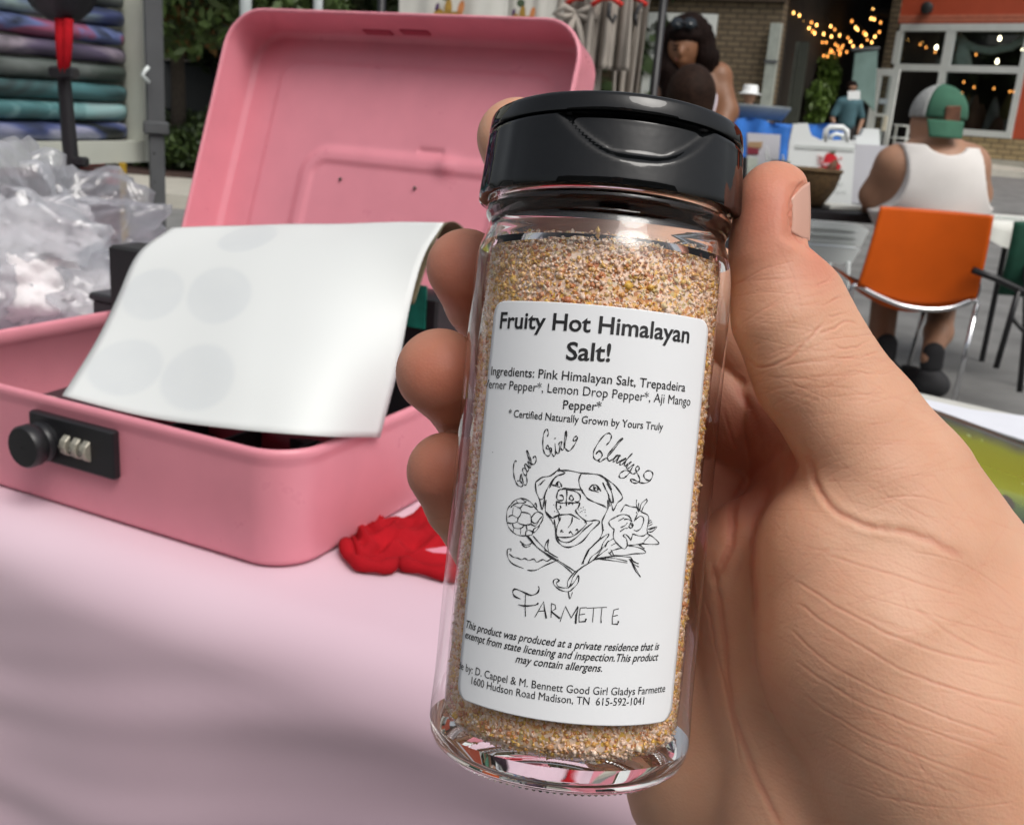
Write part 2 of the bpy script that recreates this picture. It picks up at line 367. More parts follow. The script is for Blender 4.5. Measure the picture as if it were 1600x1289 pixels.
# ---- lettering
def textmesh(body, bold=0, shear=0, tight=1.0):
    cu = bpy.data.curves.new('t', 'FONT'); cu.body = body; cu.size = 1; cu.offset = bold; cu.shear = shear; cu.resolution_u = 3; cu.space_character = tight
    o = bpy.data.objects.new('t', cu); COL.objects.link(o); dg = bpy.context.evaluated_depsgraph_get(); dg.update()
    me = bpy.data.meshes.new_from_object(o.evaluated_get(dg)); V = [tuple(v.co) for v in me.vertices]; Fc = [tuple(p.vertices) for p in me.polygons]
    bpy.data.objects.remove(o); bpy.data.meshes.remove(me); return V, Fc
def line(body, p0, p1, hgt, bold=0, shear=0, serif=False):
    (s0, t0), (s1, t1) = onlabel(*p0), onlabel(*p1); V, Fc = textmesh(body, bold, shear); x0 = min(v[0] for v in V); x1 = max(v[0] for v in V); k = (s1-s0)/(x1-x0)
    m = MB(); out = [(s0+(v[0]-x0)*k, t0+(t1-t0)*(v[0]-x0)/(x1-x0)+v[1]*hgt) for v in V]
    m.add([lab(s, tt, 1.7) for s, tt in out], [f for f in Fc if sum(out[i][0] for i in f)/len(f) > sL+.5])
    m.build('printed_text', M_ink, lb)
for a in [('Fruity Hot Himalayan', (781,513), (1076,536), 33, .018), ('Salt!', (884,562), (953,565), 35, .018),
          ('Ingredients: Pink Himalayan Salt, Trepadeira', (767.5,586), (1070,612), 18, .006), ('Werner Pepper*, Lemon Drop Pepper*, Aji Mango', (753,606), (1078,634), 18, .0),
          ('Pepper*', (879.5,639), (939,642), 18, .006), ('* Certified Naturally Grown by Yours Truly', (794.5,651), (1035.5,672.5), 15, .006)]: line(*a)
for a in [('This product was produced at a private residence that is', (728.5,980), (1029.5,1014.5), 15.5, .010, .28), ('exempt from state licensing and inspection.This product', (727,996), (1028,1031), 15.5, .010, .28),
          ('may contain allergens.', (805.4,1034), (940.6,1049), 15.5, .010, .28)]: line(*a)
line('Made by: D. Cappel & M. Bennett Good Girl Gladys Farmette', (707,1039), (1038.6,1080), 15.5)
line('1600 Hudson Road Madison, TN  615-592-1041', (736.6,1068), (1005.6,1100), 15.5)

# ---- pen drawing : strokes in the coordinates of a 1172x1289 enlargement of the label's middle
def smooth(pts, n=5):
    if len(pts) < 3: return pts
    Pp = [pts[0]]+list(pts)+[pts[-1]]; out = []
    for i in range(1, len(Pp)-2):
        a, b, c, d = [np.array(q, float) for q in Pp[i-1:i+3]]
        for k in range(n):
            x = k/n; out.append(tuple(.5*((2*b)+(-a+c)*x+(2*a-5*b+4*c-d)*x*x+(-a+3*b-3*c+d)*x**3)))
    out.append(tuple(pts[-1])); return out
def strokes(name, L, wd):
    m = MB()
    for st in L:
        sh = st[0] == 's'; pts = st[1:] if sh else st
        pts = [(pts[i], pts[i+1]) for i in range(0, len(pts), 2)] if not isinstance(pts[0], tuple) else pts
        if not sh: pts = smooth(pts)
        q = [onlabel(760+x/3.906, 660+y/3.906) for x, y in pts]; V = []
        for i, (s, tt) in enumerate(q):
            a = q[max(0, i-1)]; c = q[min(len(q)-1, i+1)]; dx, dy = c[0]-a[0], c[1]-a[1]; l = math.hypot(dx, dy) or 1
            ww = wd*(.75+.35*math.sin(i*.7+len(L))) * (.7 if (i in (0, len(q)-1) and not sh) else 1.1 if sh else 1)
            V += [lab(s-dy/l*ww, tt+dx/l*ww, 1.7), lab(s+dy/l*ww, tt-dx/l*ww, 1.7)]
        m.add(V, [(2*i, 2*i+1, 2*i+3, 2*i+2) for i in range(len(q)-1)])
    return m.build(name, M_ink, lb)
S = 's'
dog = [
 [300,365,340,335,390,325,430,295,445,278], [445,278,450,292,480,308,430,325], [430,325,395,365,365,420,350,460,325,470], [300,365,305,420,325,470,340,530,350,500,360,440,370,410],
 [430,295,500,292,580,308,640,312,690,320,720,335], [580,308,565,350,575,400,600,440,620,465,660,485,710,505,735,520],
 [690,320,740,350,785,385,825,440,828,465,800,490,775,535,765,500,750,460], [710,365,725,400,745,440,750,480,755,510], [735,370,760,410,770,450,775,490,765,480],[720,340,750,375,765,410],
 [330,380,345,360,360,350],[318,385,330,372],
 [420,385,440,360,455,375,460,395], [400,380,420,385,450,395], [440,370,432,380,442,385], [385,400,410,350,430,330],
 [625,405,650,380,675,385,700,420], [625,405,650,415,685,425], [655,385,660,410,680,412,678,388],[664,392,664,402,672,400],
 [460,410,480,400,530,405,590,412], [435,425,450,408,490,408,540,418,570,440,572,470,555,485,540,478], [435,425,430,460,445,475,470,470,465,445,445,445],
 [490,408,492,440,488,480,490,510], [510,450,520,445,532,465,520,475,508,465,510,450], [430,480,455,490,500,488,540,490,570,490],[500,500,515,490,530,500],[450,505,455,520,440,530],
 [572,490,560,520,545,535,560,560,600,595,620,600,670,595], [430,475,428,520,445,560,410,575,440,565,490,560,520,562,570,590],
 [360,540,400,580,430,575],[365,470,360,510,365,550,395,590,410,620],
 [440,565,445,600,430,640,430,690,470,700,520,695,560,670,610,620,600,605],[415,590,420,640,425,700,450,740,490,760,540,750,590,720,640,660,690,610,670,595,640,600],[430,690,450,720,500,730,550,700,600,650,650,610],
 [525,575,520,610,500,640],[455,670,460,655,470,670],[505,675,515,665,530,685],[545,660,555,650,560,665],[455,575,450,600],
 [740,470,742,520,720,570,705,610,715,660],[705,610,710,660,690,710,640,760,615,800,580,865],
]
dog += [[38,180,42,184]]
for x, y in [(410,500),(425,515),(415,540),(430,545),(560,530),(575,520),(590,515),(580,540),(600,545),(605,565),(570,545),(590,530),(600,530)]: dog.append([x,y,x+5,y+3])
art = [ # artichoke head, stem, leaves
 [150,500,175,475,215,462,265,480,300,520,320,545],[150,500,130,530,125,570,130,620,150,655,190,685,240,690,280,685],[320,545,345,560,345,590,320,630,290,650,280,685],
 [165,500,195,490,230,490,245,478],[150,520,165,505,205,520,225,500,250,505],[135,575,160,565,195,580,215,545,205,520],[160,565,165,520],[215,545,260,555,275,580,270,620,235,625,195,610,195,580],
 [130,610,160,615,190,605],[160,615,170,640,210,645,235,625],[250,655,245,625,270,620,300,630,320,600],[170,640,165,665],[210,645,210,680],[275,580,300,550,330,545],[250,505,285,515,300,490,310,520],[240,690,245,660,275,660,285,680],
 [185,475,190,490],[215,465,235,480],[285,660,295,670,320,640,325,625],[275,600,300,615,325,590,343,570],
 [245,690,300,750,370,800,430,835,500,880,545,910],[285,690,320,730,380,790,440,825],[265,700,310,760,380,815,440,850,500,895,530,925],[255,690,290,740,330,775],
 [205,722,235,745,270,740,280,728],[215,740,240,760,270,750],[382,710,362,740,358,775,370,785],[382,712,375,750,380,785],
 [150,785,150,770,130,775,132,820,160,860,230,890],[250,900,300,900,360,870,420,845,440,835],[140,800,165,820,190,825,215,835,235,828,260,840,290,832,310,850,345,835,370,845,400,830,425,838],
 [545,905,500,960,495,1000],[570,890,530,940,515,985,500,1010],[565,930,560,975,530,1010,500,1030,450,1020,415,990,410,965,430,952,448,965],[448,965,430,975,440,1000,480,1008,510,1000,545,960,560,930],
 [500,1030,510,1075,525,1035],[545,910,590,880,650,840,700,780,745,720],[570,890,620,860,665,835,760,825,860,845],[660,830,700,800,740,770],[665,830,780,815,880,820],[680,830,760,840,860,855],
 [590,865,600,820,620,780,660,745,690,715,740,680,745,690,715,730,700,770],[620,860,640,820,680,790,710,760],[725,760,740,730,780,705],[760,750,790,735],
 [880,820,900,850,930,860],[870,830,905,880,940,942],[885,850,910,905,940,942],[880,830,895,860,930,880],[900,845,925,862]]
rose = [
 [820,545,840,510,850,502,880,512,920,520,945,545],[945,545,985,565,990,600,980,650,985,680],[790,575,755,595,748,615,765,640,780,650],[790,575,830,560,870,570,890,605],
 [780,650,775,700,800,740,840,770,860,750],[860,750,855,710,835,690,850,682,870,700,880,720],[880,720,890,690,895,680,930,690,960,690,985,670],
 [875,620,885,610,895,625,885,645,870,635,880,620,890,630,880,640],[905,590,920,560,915,545],[900,600,940,570,960,590,945,640,920,660,900,655],[840,590,870,590,885,605],[820,640,850,625,860,610],[805,600,840,580],[815,665,845,645,862,645],
 [860,750,900,745,940,740,965,730],[985,680,1020,700,1052,738,1000,742,940,738],[1000,685,960,725],[930,545,915,500,917,470],[935,540,945,495,980,465],[945,545,960,510,980,480,975,465],[925,535,930,490],
 [990,600,1005,595],[990,615,1010,605],[990,630,1012,618],[985,650,1040,635,1010,665,985,665],[995,655,1030,640],
 [750,800,770,780,800,770,830,765],[770,810,830,810,900,800,970,795,950,770,900,755,870,752],[760,775,775,805],[745,790,765,812],[930,745,945,755,965,768],[940,742,950,760]]
words = [
 # FARMETTE
 [210,1075,175,1060,162,1035,175,1015,220,1030,270,1052,310,1040,322,1015,318,998],[S,240,1045,237,1110,240,1182],[195,1110,240,1118,300,1112,318,1100],
 [S,297,1186,325,1135,350,1092,356,1140,366,1194],[S,315,1150,356,1148],[S,398,1100,395,1190],[S,398,1103,420,1112,424,1135,396,1152,450,1195],
 [S,450,1215,466,1165,482,1120,518,1190,560,1122,548,1175,545,1226],[S,572,1132,566,1180,566,1216,604,1212,608,1195],[S,572,1130,612,1128],[S,569,1172,602,1166],
 [S,612,1132,735,1126],[S,655,1132,648,1218],[S,705,1130,699,1190,700,1222],[S,778,1142,768,1190,768,1228,800,1230,806,1210],[S,776,1142,808,1135],[S,770,1182,802,1174]]
def enl(ox, L): return [[q for i in range(0, len(l), 2) for q in ((ox-760+l[i]/12.275)*3.906, (5+l[i+1]/12.275)*3.906)] for l in L]
script = enl(795, [[150,690,125,670,100,740,92,860,105,970,130,1060,175,1135,235,1165,275,1140,255,1100,215,1060,165,1055],[215,1060,240,920,262,1010,290,1110,325,1138,350,1100,352,1030,335,960],[335,960,290,920,270,840,290,810,330,830,350,900,335,960],
 [340,890,385,850,375,790,325,725,310,760,330,830],[400,815,425,790,430,740,390,700,370,690,390,750,400,815],[352,470,345,500,375,600,410,690,450,735,490,735,525,680,525,610,500,585,475,600,480,630],[352,470,385,540,415,620,440,710],
 [742,210,762,150,750,90,725,65,690,110,665,200,655,330,665,450,690,530,745,580,790,560,800,500,780,440,750,380,720,400,730,440,770,455],[770,455,800,420,820,440,825,520,860,582,890,560,900,490,888,335],[900,490,945,535,970,500,975,400,965,340,1010,300,1015,330,1000,420,1030,468,1060,440],
 [1060,440,1085,330,1110,200,1108,100,1090,130,1070,280,1068,380,1090,440,1145,485,1200,450,1270,350,1315,250,1310,210,1285,205,1245,240,1245,290,1275,290,1295,255],[880,250,892,240,902,236]])
script += enl(915, [[398,370,455,310,490,240,490,175,450,145,380,165,290,260,200,400,155,500,155,600,190,650,240,660,290,620,320,560,300,500,255,480,215,510,205,545],[215,520,260,490,310,530],[240,660,280,690,340,650,420,600,520,480,640,330,710,250,690,240,600,340,500,460,430,560,425,640,450,680],
 [450,680,520,640,580,580,640,560,665,575,600,590,540,640,525,680,560,680,620,620,655,580,610,660,595,715,640,700],[640,700,700,650,760,625,775,640,720,660,670,700,660,745,700,740,760,680,830,600,895,535,880,545,800,640,750,720,745,765,780,760],
 [780,760,820,720,870,690,830,740,785,790,790,820,830,810,880,770,930,745,880,820,840,900,780,970,700,1005,645,975,660,920,720,870,790,855,840,870],
 [840,870,880,910,930,920,980,880,1025,830,1020,785,985,780,960,820,975,880,1010,950,1035,1010,1035,1050,1000,1090,950,1100,890,1080,860,1030,890,1020,960,1050,1040,1085,1130,1100,1220,1060,1280,980,1285,910,1240,865,1170,870,1120,920,1120,980,1160,1030,1220,1045]])
def fixs(L): return [(['s']+[(l[1+i], l[2+i]) for i in range(0, len(l)-1, 2)]) if l[0] == 's' else l for l in L]
strokes('dog_portrait', dog, .92); strokes('artichoke_drawing', art, .75); strokes('rose_drawing', rose, .75); strokes('hand_lettered_word', fixs(words), 1.1); strokes('hand_lettered_name', script, .85)

# ================================================================== THE HAND
T = lambda *a: a
thumb = [C_((1216,307,-30),(1221,320,-30),46,46)]+chain([(1209,311,-30,50),(1215,350,-30,60),(1214,400,-28,66),(1236,490,-22,87),(1276,578,-15,94),(1342,668,0,100),(1402,772,15,125),(1448,880,20,150),(1560,1060,40,190),(1700,1300,60,220)])
thenar = [C_((1340,880,40),(1410,1020,25),165,198), C_((1410,1020,25),(1500,1180,30),198,232), C_((1500,1180,30),(1640,1420,60),232,260), E_((1372,1000,30),(188,210,175))]
index = chain([(809,216,226,64),(850,320,345,66),(1040,410,345,76),(1165,520,300,86),(1255,612,290,95)])
middle = chain([(727,418,150,61),(752,470,215,56),(790,520,292,64),(990,570,292,74),(1270,720,300,98)])
ring = chain([(687,582,118,69),(722,632,190,52),(760,690,278,62),(960,720,290,74),(1250,850,305,100)])
pinky = chain([(697,737,142,62),(716,790,175,50),(762,850,260,56),(940,905,282,66),(1190,990,300,92)])
palm = [C_((1195,880,185),(1250,1120,190),112,150), C_((1250,1120,190),(1330,1400,170),150,230), C_((1255,612,300),(1500,1250,260),100,190), C_((1270,720,320),(1450,1300,300),100,190), C_((1250,850,330),(1400,1350,320),95,190), C_((1190,990,320),(1330,1350,320),95,180),
        C_((1085,1050,318),(1155,1195,300),125,176), C_((1155,1195,300),(1345,1400,290),176,212), C_((1345,1400,290),(1450,1700,280),212,230), C_((1290,730,110),(1225,650,270),72,84), C_((1310,800,110),(1240,760,290),90,84), C_((1600,1300,150),(1700,1750,200),260,250)]
HG = [(thumb, 14), (thenar, 30), (palm, 30), (index, 14), (middle, 14), (ring, 14), (pinky, 14)]
HG = [(thumb+thenar+palm, 38), (index, 12), (middle, 12), (ring, 12), (pinky, 12)]
def flat(D, X, Y, Z):
    p2_ = (X-1262.5+.6*(-(Z+30)-10))/1.166 - np.clip(Y-372, 0, 400)*1.1 - np.clip(290-Y, 0, 100)*1.0; pl = np.maximum(X-1262.5 - np.clip(Y-385, 0, 400)*1.2 + 0*Z, p2_); k = 9.0; h = np.clip(.5-.5*(D-pl)/k, 0, 1)
    near = (Y < 480) & (X > 1150) & (Z < 120)
    R = D*(1-h)+pl*h+k*h*(1-h)
    return np.where(near, np.maximum(D, R), D)
V, Q = nets(HG, 6.0, 5.0, flat, lo=(600,150,-400), hi=(1780,1480,560))
V = newton(V, HG, 5.0, flat, 1.0, 2, 4.0)
# one Catmull-Clark split
tmp = npmesh('tmp', V, Q); mdf = tmp.modifiers.new('s', 'SUBSURF'); mdf.levels = 2; dg = bpy.context.evaluated_depsgraph_get(); dg.update()
me = bpy.data.meshes.new_from_object(tmp.evaluated_get(dg)); V = np.empty(len(me.vertices)*3, np.float32); me.vertices.foreach_get('co', V); V = V.reshape(-1, 3)
Nn = np.empty(len(me.vertices)*3, np.float32); me.vertices.foreach_get('normal', Nn); Nn = Nn.reshape(-1, 3).astype(float)
Q = np.array([p.vertices[:] for p in me.polygons]); bpy.data.objects.remove(tmp); bpy.data.meshes.remove(me)
V = V.astype(float)
# creases: (width, depth, dmax, points in photograph-scale units)
CR = [
 (7,8,400,[(1120,900),(1142,850),(1147,790),(1175,740),(1215,700)]),(5,5,400,[(1180,960),(1176,880),(1178,820),(1200,770)]),
 (5,5,60,[(1263,714),(1272,745),(1285,775),(1310,800),(1350,820),(1385,826)]), (6,4,60,[(1385,826),(1440,838),(1500,868)]),
 (4,2.2,60,[(1164,555),(1190,575),(1230,560),(1262,530)]), (3.5,2.2,60,[(1262,534),(1290,500)]),
 (3,2.4,40,[(1285,478),(1300,470),(1316,462)]),(3,2.2,40,[(1290,497),(1312,492),(1330,486)]),(3.4,2.8,40,[(1283,520),(1305,512),(1322,502),(1342,508)]),(2.8,2,40,[(1275,448),(1290,440),(1302,430)]),
 (3,1.8,40,[(1300,540),(1330,545),(1362,530)]),(2.5,1.4,40,[(1300,560),(1340,560),(1378,548)]),(2.5,1.2,40,[(1320,580),(1370,585),(1404,578)]),
 (3,2.0,60,[(1250,378),(1262,388),(1272,396)]),(3.5,4.0,60,[(1256,284),(1238,308),(1234,337),(1239,366),(1252,381)]),
 (4,2.6,60,[(1240,905),(1330,960),(1440,1010),(1560,1040)]),(4,2.4,60,[(1245,940),(1330,1000),(1440,1060),(1600,1105)]),(3.5,2.0,60,[(1230,980),(1300,1040),(1400,1090),(1560,1150)]),
 (3.5,2.0,60,[(1240,1030),(1330,1090),(1450,1140),(1580,1190)]),(3.5,1.8,60,[(1250,1080),(1340,1140),(1460,1190),(1560,1225)]),(3.5,2.2,60,[(1300,870),(1400,900),(1500,930)]),
 (3.5,1.7,60,[(1290,1150),(1380,1200),(1500,1240)]),(3,1.6,60,[(1420,860),(1500,880),(1580,930)]),(3,1.5,60,[(1370,780),(1430,775),(1490,790)]),(3,1.4,60,[(1300,1215),(1400,1250),(1500,1262),(1590,1250)]),
 (4,1.6,60,[(1420,940),(1500,1000),(1600,1040)]),(3,1.3,60,[(1350,930),(1450,960),(1590,1000)]),(3,1.2,60,[(1500,1050),(1600,1080)]),
 (3,2.5,400,[(640,655),(672,668),(705,664)]),(3,2.5,400,[(690,505),(712,512),(728,506)]),(3,2,400,[(650,800),(680,812),(705,806)]),(5,4,400,[(1110,870),(1128,960),(1136,1050),(1150,1130),(1190,1230),(1220,1290)]),(4,3,400,[(1100,930),(1118,1010),(1140,1110),(1160,1200)]),
 (6,4,400,[(1150,600),(1180,660),(1200,720)]),(4,2.5,400,[(1130,640),(1150,700)]),
]
def segd(X, Y, pts):
    d = np.full(X.shape, 1e9)
    for (x0, y0), (x1, y1) in zip(pts[:-1], pts[1:]):
        dx, dy = x1-x0, y1-y0; h = np.clip(((X-x0)*dx+(Y-y0)*dy)/(dx*dx+dy*dy), 0, 1); d = np.minimum(d, np.hypot(X-x0-dx*h, Y-y0-dy*h))
    return d
disp = np.zeros(len(V)); front = np.clip(-Nn[:, 2]*2+.6, 0, 1)
for wd, dp, dmax, pts in CR:
    if wd <= 4: wd *= .62; dp *= .75
    pts = smooth(pts, 4); jag = [(x+rng.normal(0, .8), y+rng.normal(0, .8)) for x, y in pts]
    m = (V[:, 2] < dmax); bb = np.array(pts); lo, hi = bb.min(0)-4*wd, bb.max(0)+4*wd
    m &= (V[:, 0] > lo[0]) & (V[:, 0] < hi[0]) & (V[:, 1] > lo[1]) & (V[:, 1] < hi[1]); i = np.where(m)[0]
    if not len(i): continue
    d = segd(V[i, 0], V[i, 1], jag); e0 = np.hypot(V[i, 0]-pts[0][0], V[i, 1]-pts[0][1]); e1 = np.hypot(V[i, 0]-pts[-1][0], V[i, 1]-pts[-1][1])
    fade = np.clip(np.minimum(e0, e1)/25+.25, 0, 1)
    disp[i] += (-dp*np.exp(-(d/wd)**2)+.30*dp*np.exp(-((d-2.2*wd)/(1.3*wd))**2))*fade*front[i]
# fine random skin wrinkles across the thumb and its base
for k in range(620):
    x, y = rng.uniform(1160, 1600), rng.uniform(420, 1289); a = rng.normal(.42 if y > 760 else -.2, .22 if k % 4 else .9); L = rng.uniform(18, 80)
    pts = [(x-L*math.cos(a), y-L*math.sin(a)), (x+rng.normal(0, 3), y+rng.normal(0, 3)), (x+L*math.cos(a), y+L*math.sin(a))]
    wd = rng.uniform(1.3, 2.4); m = (V[:, 2] < 60) & (abs(V[:, 0]-x) < L+9) & (abs(V[:, 1]-y) < L+9); i = np.where(m)[0]
    if len(i): d = segd(V[i, 0], V[i, 1], pts); disp[i] -= rng.uniform(.12, .6)*np.exp(-(d/wd)**2)*front[i]
# a broad unevenness of the flesh
nzv = np.array([noise.noise(Vector((x/70, y/70, z/70))) for x, y, z in V[::1]]) if len(V) < 900000 else 0
raw = disp.copy(); disp = disp*np.where(V[:,1] > 840, .30, np.where(V[:,1] > 640, .38, .60)) + nzv*2.2
V = V + Nn*disp[:, None]
def P_np(V):
    Z = D0+V[:, 2]*SU; a = np.array(Fv)[None]+np.array(Rv)[None]*((V[:, 0]-800)/FP)[:, None]*1.0-np.array(Uv)[None]*((V[:, 1]-644.5)/FP)[:, None]
    return np.array(K)[None]+a*Z[:, None]
msk, t, b = newmat('skin')
co = nd(t, 'ShaderNodeTexCoord'); n1 = nd(t, 'ShaderNodeTexNoise', Scale=45.0, Detail=3.0); n2 = nd(t, 'ShaderNodeTexNoise', Scale=260.0, Detail=4.0); n3 = nd(t, 'ShaderNodeTexVoronoi', Scale=1500.0)
for q in (n1, n2, n3): t.links.new(co.outputs['Object'], q.inputs['Vector'])
at = nd(t, 'ShaderNodeAttribute'); at.attribute_name = 'flush'
r1 = ramp(t, [(.3,(.60,.32,.20)),(.5,(.64,.36,.235)),(.72,(.68,.41,.275))], n1.outputs['Fac']); r2 = ramp(t, [(.3,(.58,.195,.125)),(.7,(.53,.165,.105))], n2.outputs['Fac'])
mxc = nd(t, 'ShaderNodeMix', data_type='RGBA'); t.links.new(at.outputs['Fac'], mxc.inputs['Factor']); t.links.new(r1.outputs[0], mxc.inputs[6]); t.links.new(r2.outputs[0], mxc.inputs[7]); t.links.new(mxc.outputs[2], b.inputs['Base Color'])
b.inputs['Subsurface Weight'].default_value = .35; b.inputs['Subsurface Radius'].default_value = (1, .35, .2); b.inputs['Subsurface Scale'].default_value = .0035
b.inputs['Roughness'].default_value = .52; b.inputs['Specular IOR Level'].default_value = .4
ad = nd(t, 'ShaderNodeMath', operation='ADD'); ml2 = nd(t, 'ShaderNodeMath', operation='MULTIPLY'); ml2.inputs[1].default_value = .35
t.links.new(n3.outputs['Distance'], ml2.inputs[0]); t.links.new(ml2.outputs[0], ad.inputs[0]); t.links.new(n2.outputs['Fac'], ad.inputs[1])
bp = nd(t, 'ShaderNodeBump', Strength=.38, Distance=.00028); t.links.new(ad.outputs[0], bp.inputs['Height']); t.links.new(bp.outputs[0], b.inputs['Normal'])
hand = npmesh('hand', P_np(V), Q, msk)
tag(hand, 'right hand gripping the spice jar, thumb up its right side, fingertips curled round its left', 'hand')
# natural flush of finger pads and thumb tip (pigment)
fl = np.zeros(len(V))
for c, r in [((1210,330,-60),110),((690,590,60),110),((725,430,100),110),((697,745,90),110),((1270,730,60),90),((1260,420,-60),60),((1180,720,150),150)]:
    fl = np.maximum(fl, np.exp(-((V-np.array(c))**2).sum(1)/(r*r)*1.2))
fl = np.clip(fl+.08+nzv*.45+np.clip(-raw*.16, 0, .38), 0, 1)*.85
hand.data.attributes.new('flush', 'FLOAT', 'POINT').data.foreach_set('value', fl.astype(np.float32))
# thumb nail
def nail(i, j):
    wv = i*2-1; y = 285+j*92; x = 1264.8-.6*math.sqrt(max(0, -50*wv-4)**2+16)+2.4-(22*wv*wv if wv > 0 else 0)-1.5*(j-.5)**2*4; d = -30+50*wv
    y += (1-j)*wv*wv*26-(j)*wv*wv*14; x -= 3*max(0, abs(wv)-.8)*5
    return P(x, y, d)
g = MB(); g.grid(17, 17, nail)
mn = mat('fingernail', (.60,.34,.26), .25, .05, 40, .1, 300, spec=.5, bdist=.0002)
nl = g.build('thumbnail', mn, hand, True); md = nl.modifiers.new('thickness', 'SOLIDIFY'); md.thickness = .0005; md.offset = 0

# ================================================================== TABLE, CASH BOX AND WHAT IS ROUND IT
TZ = .74
def bev(o, wdt, seg=2): m = o.modifiers.new('b', 'BEVEL'); m.width = wdt; m.segments = seg; m.limit_method = 'ANGLE'; return o
gm = MB(); gsl = lambda x, y: .05*max(0, y-12)                       # street rises slightly away from the tables
gm.grid(60, 60, lambda i, j: ((lambda x, y: (x, y, gsl(x, y) if y < 60 else gsl(0, 60)))(-150+300*i, -30+230*j)))
tag(gm.build('ground', M_asph, None, True), kind='structure')

# pink cloth over the folding table
te = Vector((.9,-.44,0)).normalized(); tn = Vector((te.y, -te.x, 0))      # tn points towards the camera
if tn.y > 0: tn = -tn
P0 = Vector((-.165,.543,0))
mcl, t, b = newmat('pale_pink_cloth'); b.inputs['Roughness'].default_value = .62; b.inputs['Sheen Weight'].default_value = .15
co = nd(t, 'ShaderNodeTexCoord'); n1 = nd(t, 'ShaderNodeTexNoise', Scale=5.0); n2 = nd(t, 'ShaderNodeTexNoise', Scale=1100.0, Detail=2.0)
t.links.new(co.outputs['Object'], n1.inputs['Vector']); t.links.new(co.outputs['Object'], n2.inputs['Vector'])
r = ramp(t, [(.3,(.68,.49,.57)),(.7,(.725,.54,.62))], n1.outputs['Fac']); t.links.new(r.outputs[0], b.inputs['Base Color'])
bp = nd(t, 'ShaderNodeBump', Strength=.15, Distance=.0003); t.links.new(n2.outputs['Fac'], bp.inputs['Height']); t.links.new(bp.outputs[0], b.inputs['Normal'])
def cloth(i, j):
    # i along the edge, j from the back of the top, over the edge, down to the ground
    s = -1.45+1.78*i; L = j*1.45
    top = .70; rad = .036; arc = rad*math.pi/2
    if L < top: q = -(top-L); z = 0; dn = 0
    elif L < top+arc: a = (L-top)/rad; q = rad*math.sin(a); z = -rad*(1-math.cos(a)); dn = a/(math.pi/2)
    else: q = rad; z = -rad-(L-top-arc); dn = 1
    p = P0 + te*s + tn*q; p.z = TZ+.002+z
    h = max(0, -z)
    fold = (math.sin(s*17+1.2+h*2.5)*.006+math.sin(s*31+h*7+2)*.004)*min(1, h/.25)
    nn0 = noise.noise(Vector((s*3,h*3,0))); dg_ = math.sin((h+s*.16)*95+nn0*5)*.0012*(1+nn0*1.5)+math.sin((h+s*.26)*171+1+nn0*3)*.0005
    fold += dg_*min(1, h/.05) + noise.noise(Vector((s*4, h*5, 1)))*.005*min(1, h/.1)
    p += tn*fold
    if dn == 0 and q > -.18: p.z += (noise.noise(Vector((s*6, q*9, 4)))*.0012)*max(0, 1+q/.18)
    p.z = max(p.z, .012)
    return p
g = MB(); g.grid(150, 190, cloth); tc = g.build('tablecloth', mcl, None, True)
tag(tc, 'pale pink cloth spread over the front table and hanging down its near side', 'tablecloth')
ft = thing('folding_table', 'folding table hidden under the pale pink cloth, carrying the pink cash box', 'table', (0,0,0))
ang = math.atan2(te.y, te.x); RZ = Matrix.Rotation(ang, 3, 'Z')
cen = P0 + te*(-.45) - tn*.34
g = MB(); g.box((cen.x, cen.y, TZ-.017), (.88,.33,.014), RZ, ch=.004); g.build('tabletop', M_white, ft)
for a in (-1,1):
    for c in (-1,1):
        q = cen+te*(.78*a)+tn*(.26*c); g = MB(); g.tube([(q.x,q.y,TZ-.03),(q.x,q.y,.0)], .012, 8); g.build('leg', M_steel, ft)

# ---- cash box
bu = Vector((-.9068,.4217,0)); bv = Vector((.4217,.9068,0)); bz = Vector((0,0,1)); BC = Vector((-.13399*.9,.60084*.9,TZ+.0028))-bv*.002
BW, BD, BH = .364, .282, .0735
BM = Matrix((-bu, bv, bz)).transposed().to_4x4(); BM.translation = BC + bu*BW           # local x: right along the front, y: back, z: up
box = thing('cash_box', 'open pink metal cash box with black combination lock, standing on the pale pink cloth', 'cash box'); box.matrix_world = BM
def rrect(w, d, r, ins, z, n=8):
    r2 = max(r-ins, .003); out = []
    for cx, cy, a0 in ((w-ins-r2, ins+r2, -90), (w-ins-r2, d-ins-r2, 0), (ins+r2, d-ins-r2, 90), (ins+r2, ins+r2, 180)):
        for k in range(n+1): a = math.radians(a0+90*k/n); out.append((cx+r2*math.cos(a), cy+r2*math.sin(a), z))
    return out
def sweep(w, d, r, prof, n=8, cap0=True, cap1=True):
    m = MB(); V = []; N = 4*(n+1)
    for ins, z in prof: V += rrect(w, d, r, ins, z, n)
    Fc = [(j*N+k, j*N+(k+1)%N, j*N+N+(k+1)%N, j*N+N+k) for j in range(len(prof)-1) for k in range(N)]
    if cap0: Fc.append(tuple(range(N-1,-1,-1)))
    if cap1: Fc.append(tuple((len(prof)-1)*N+k for k in range(N)))
    return m.add(V, Fc)
prof = [(.006,0),(.003,.0006),(.001,.0025),(.0002,.005),(.0002,BH-.012),(0,BH-.009),(-.0012,BH-.006),(-.0016,BH-.003),(-.0008,BH-.0005),(.0012,BH),(.0035,BH-.001),(.0045,BH-.003),(.0045,BH-.011),(.0025,BH-.013),(.0018,.010),(.003,.004),(.008,.0022)]
sweep(BW, BD, .030, prof).build('tray', M_pinkp, box, angle=60)
g = MB(); sweep(BW-.02, .12, .012, [(0,0),(0,.03),(.0008,.031),(.002,.030),(.002,.003)], 4)
ti = MB(); ti.T = Matrix.Translation((.012,.016,.003)); 
t2 = sweep(.20, .115, .010, [(0,0),(0,.034),(.0008,.035),(.002,.034),(.002,.003)], 4)
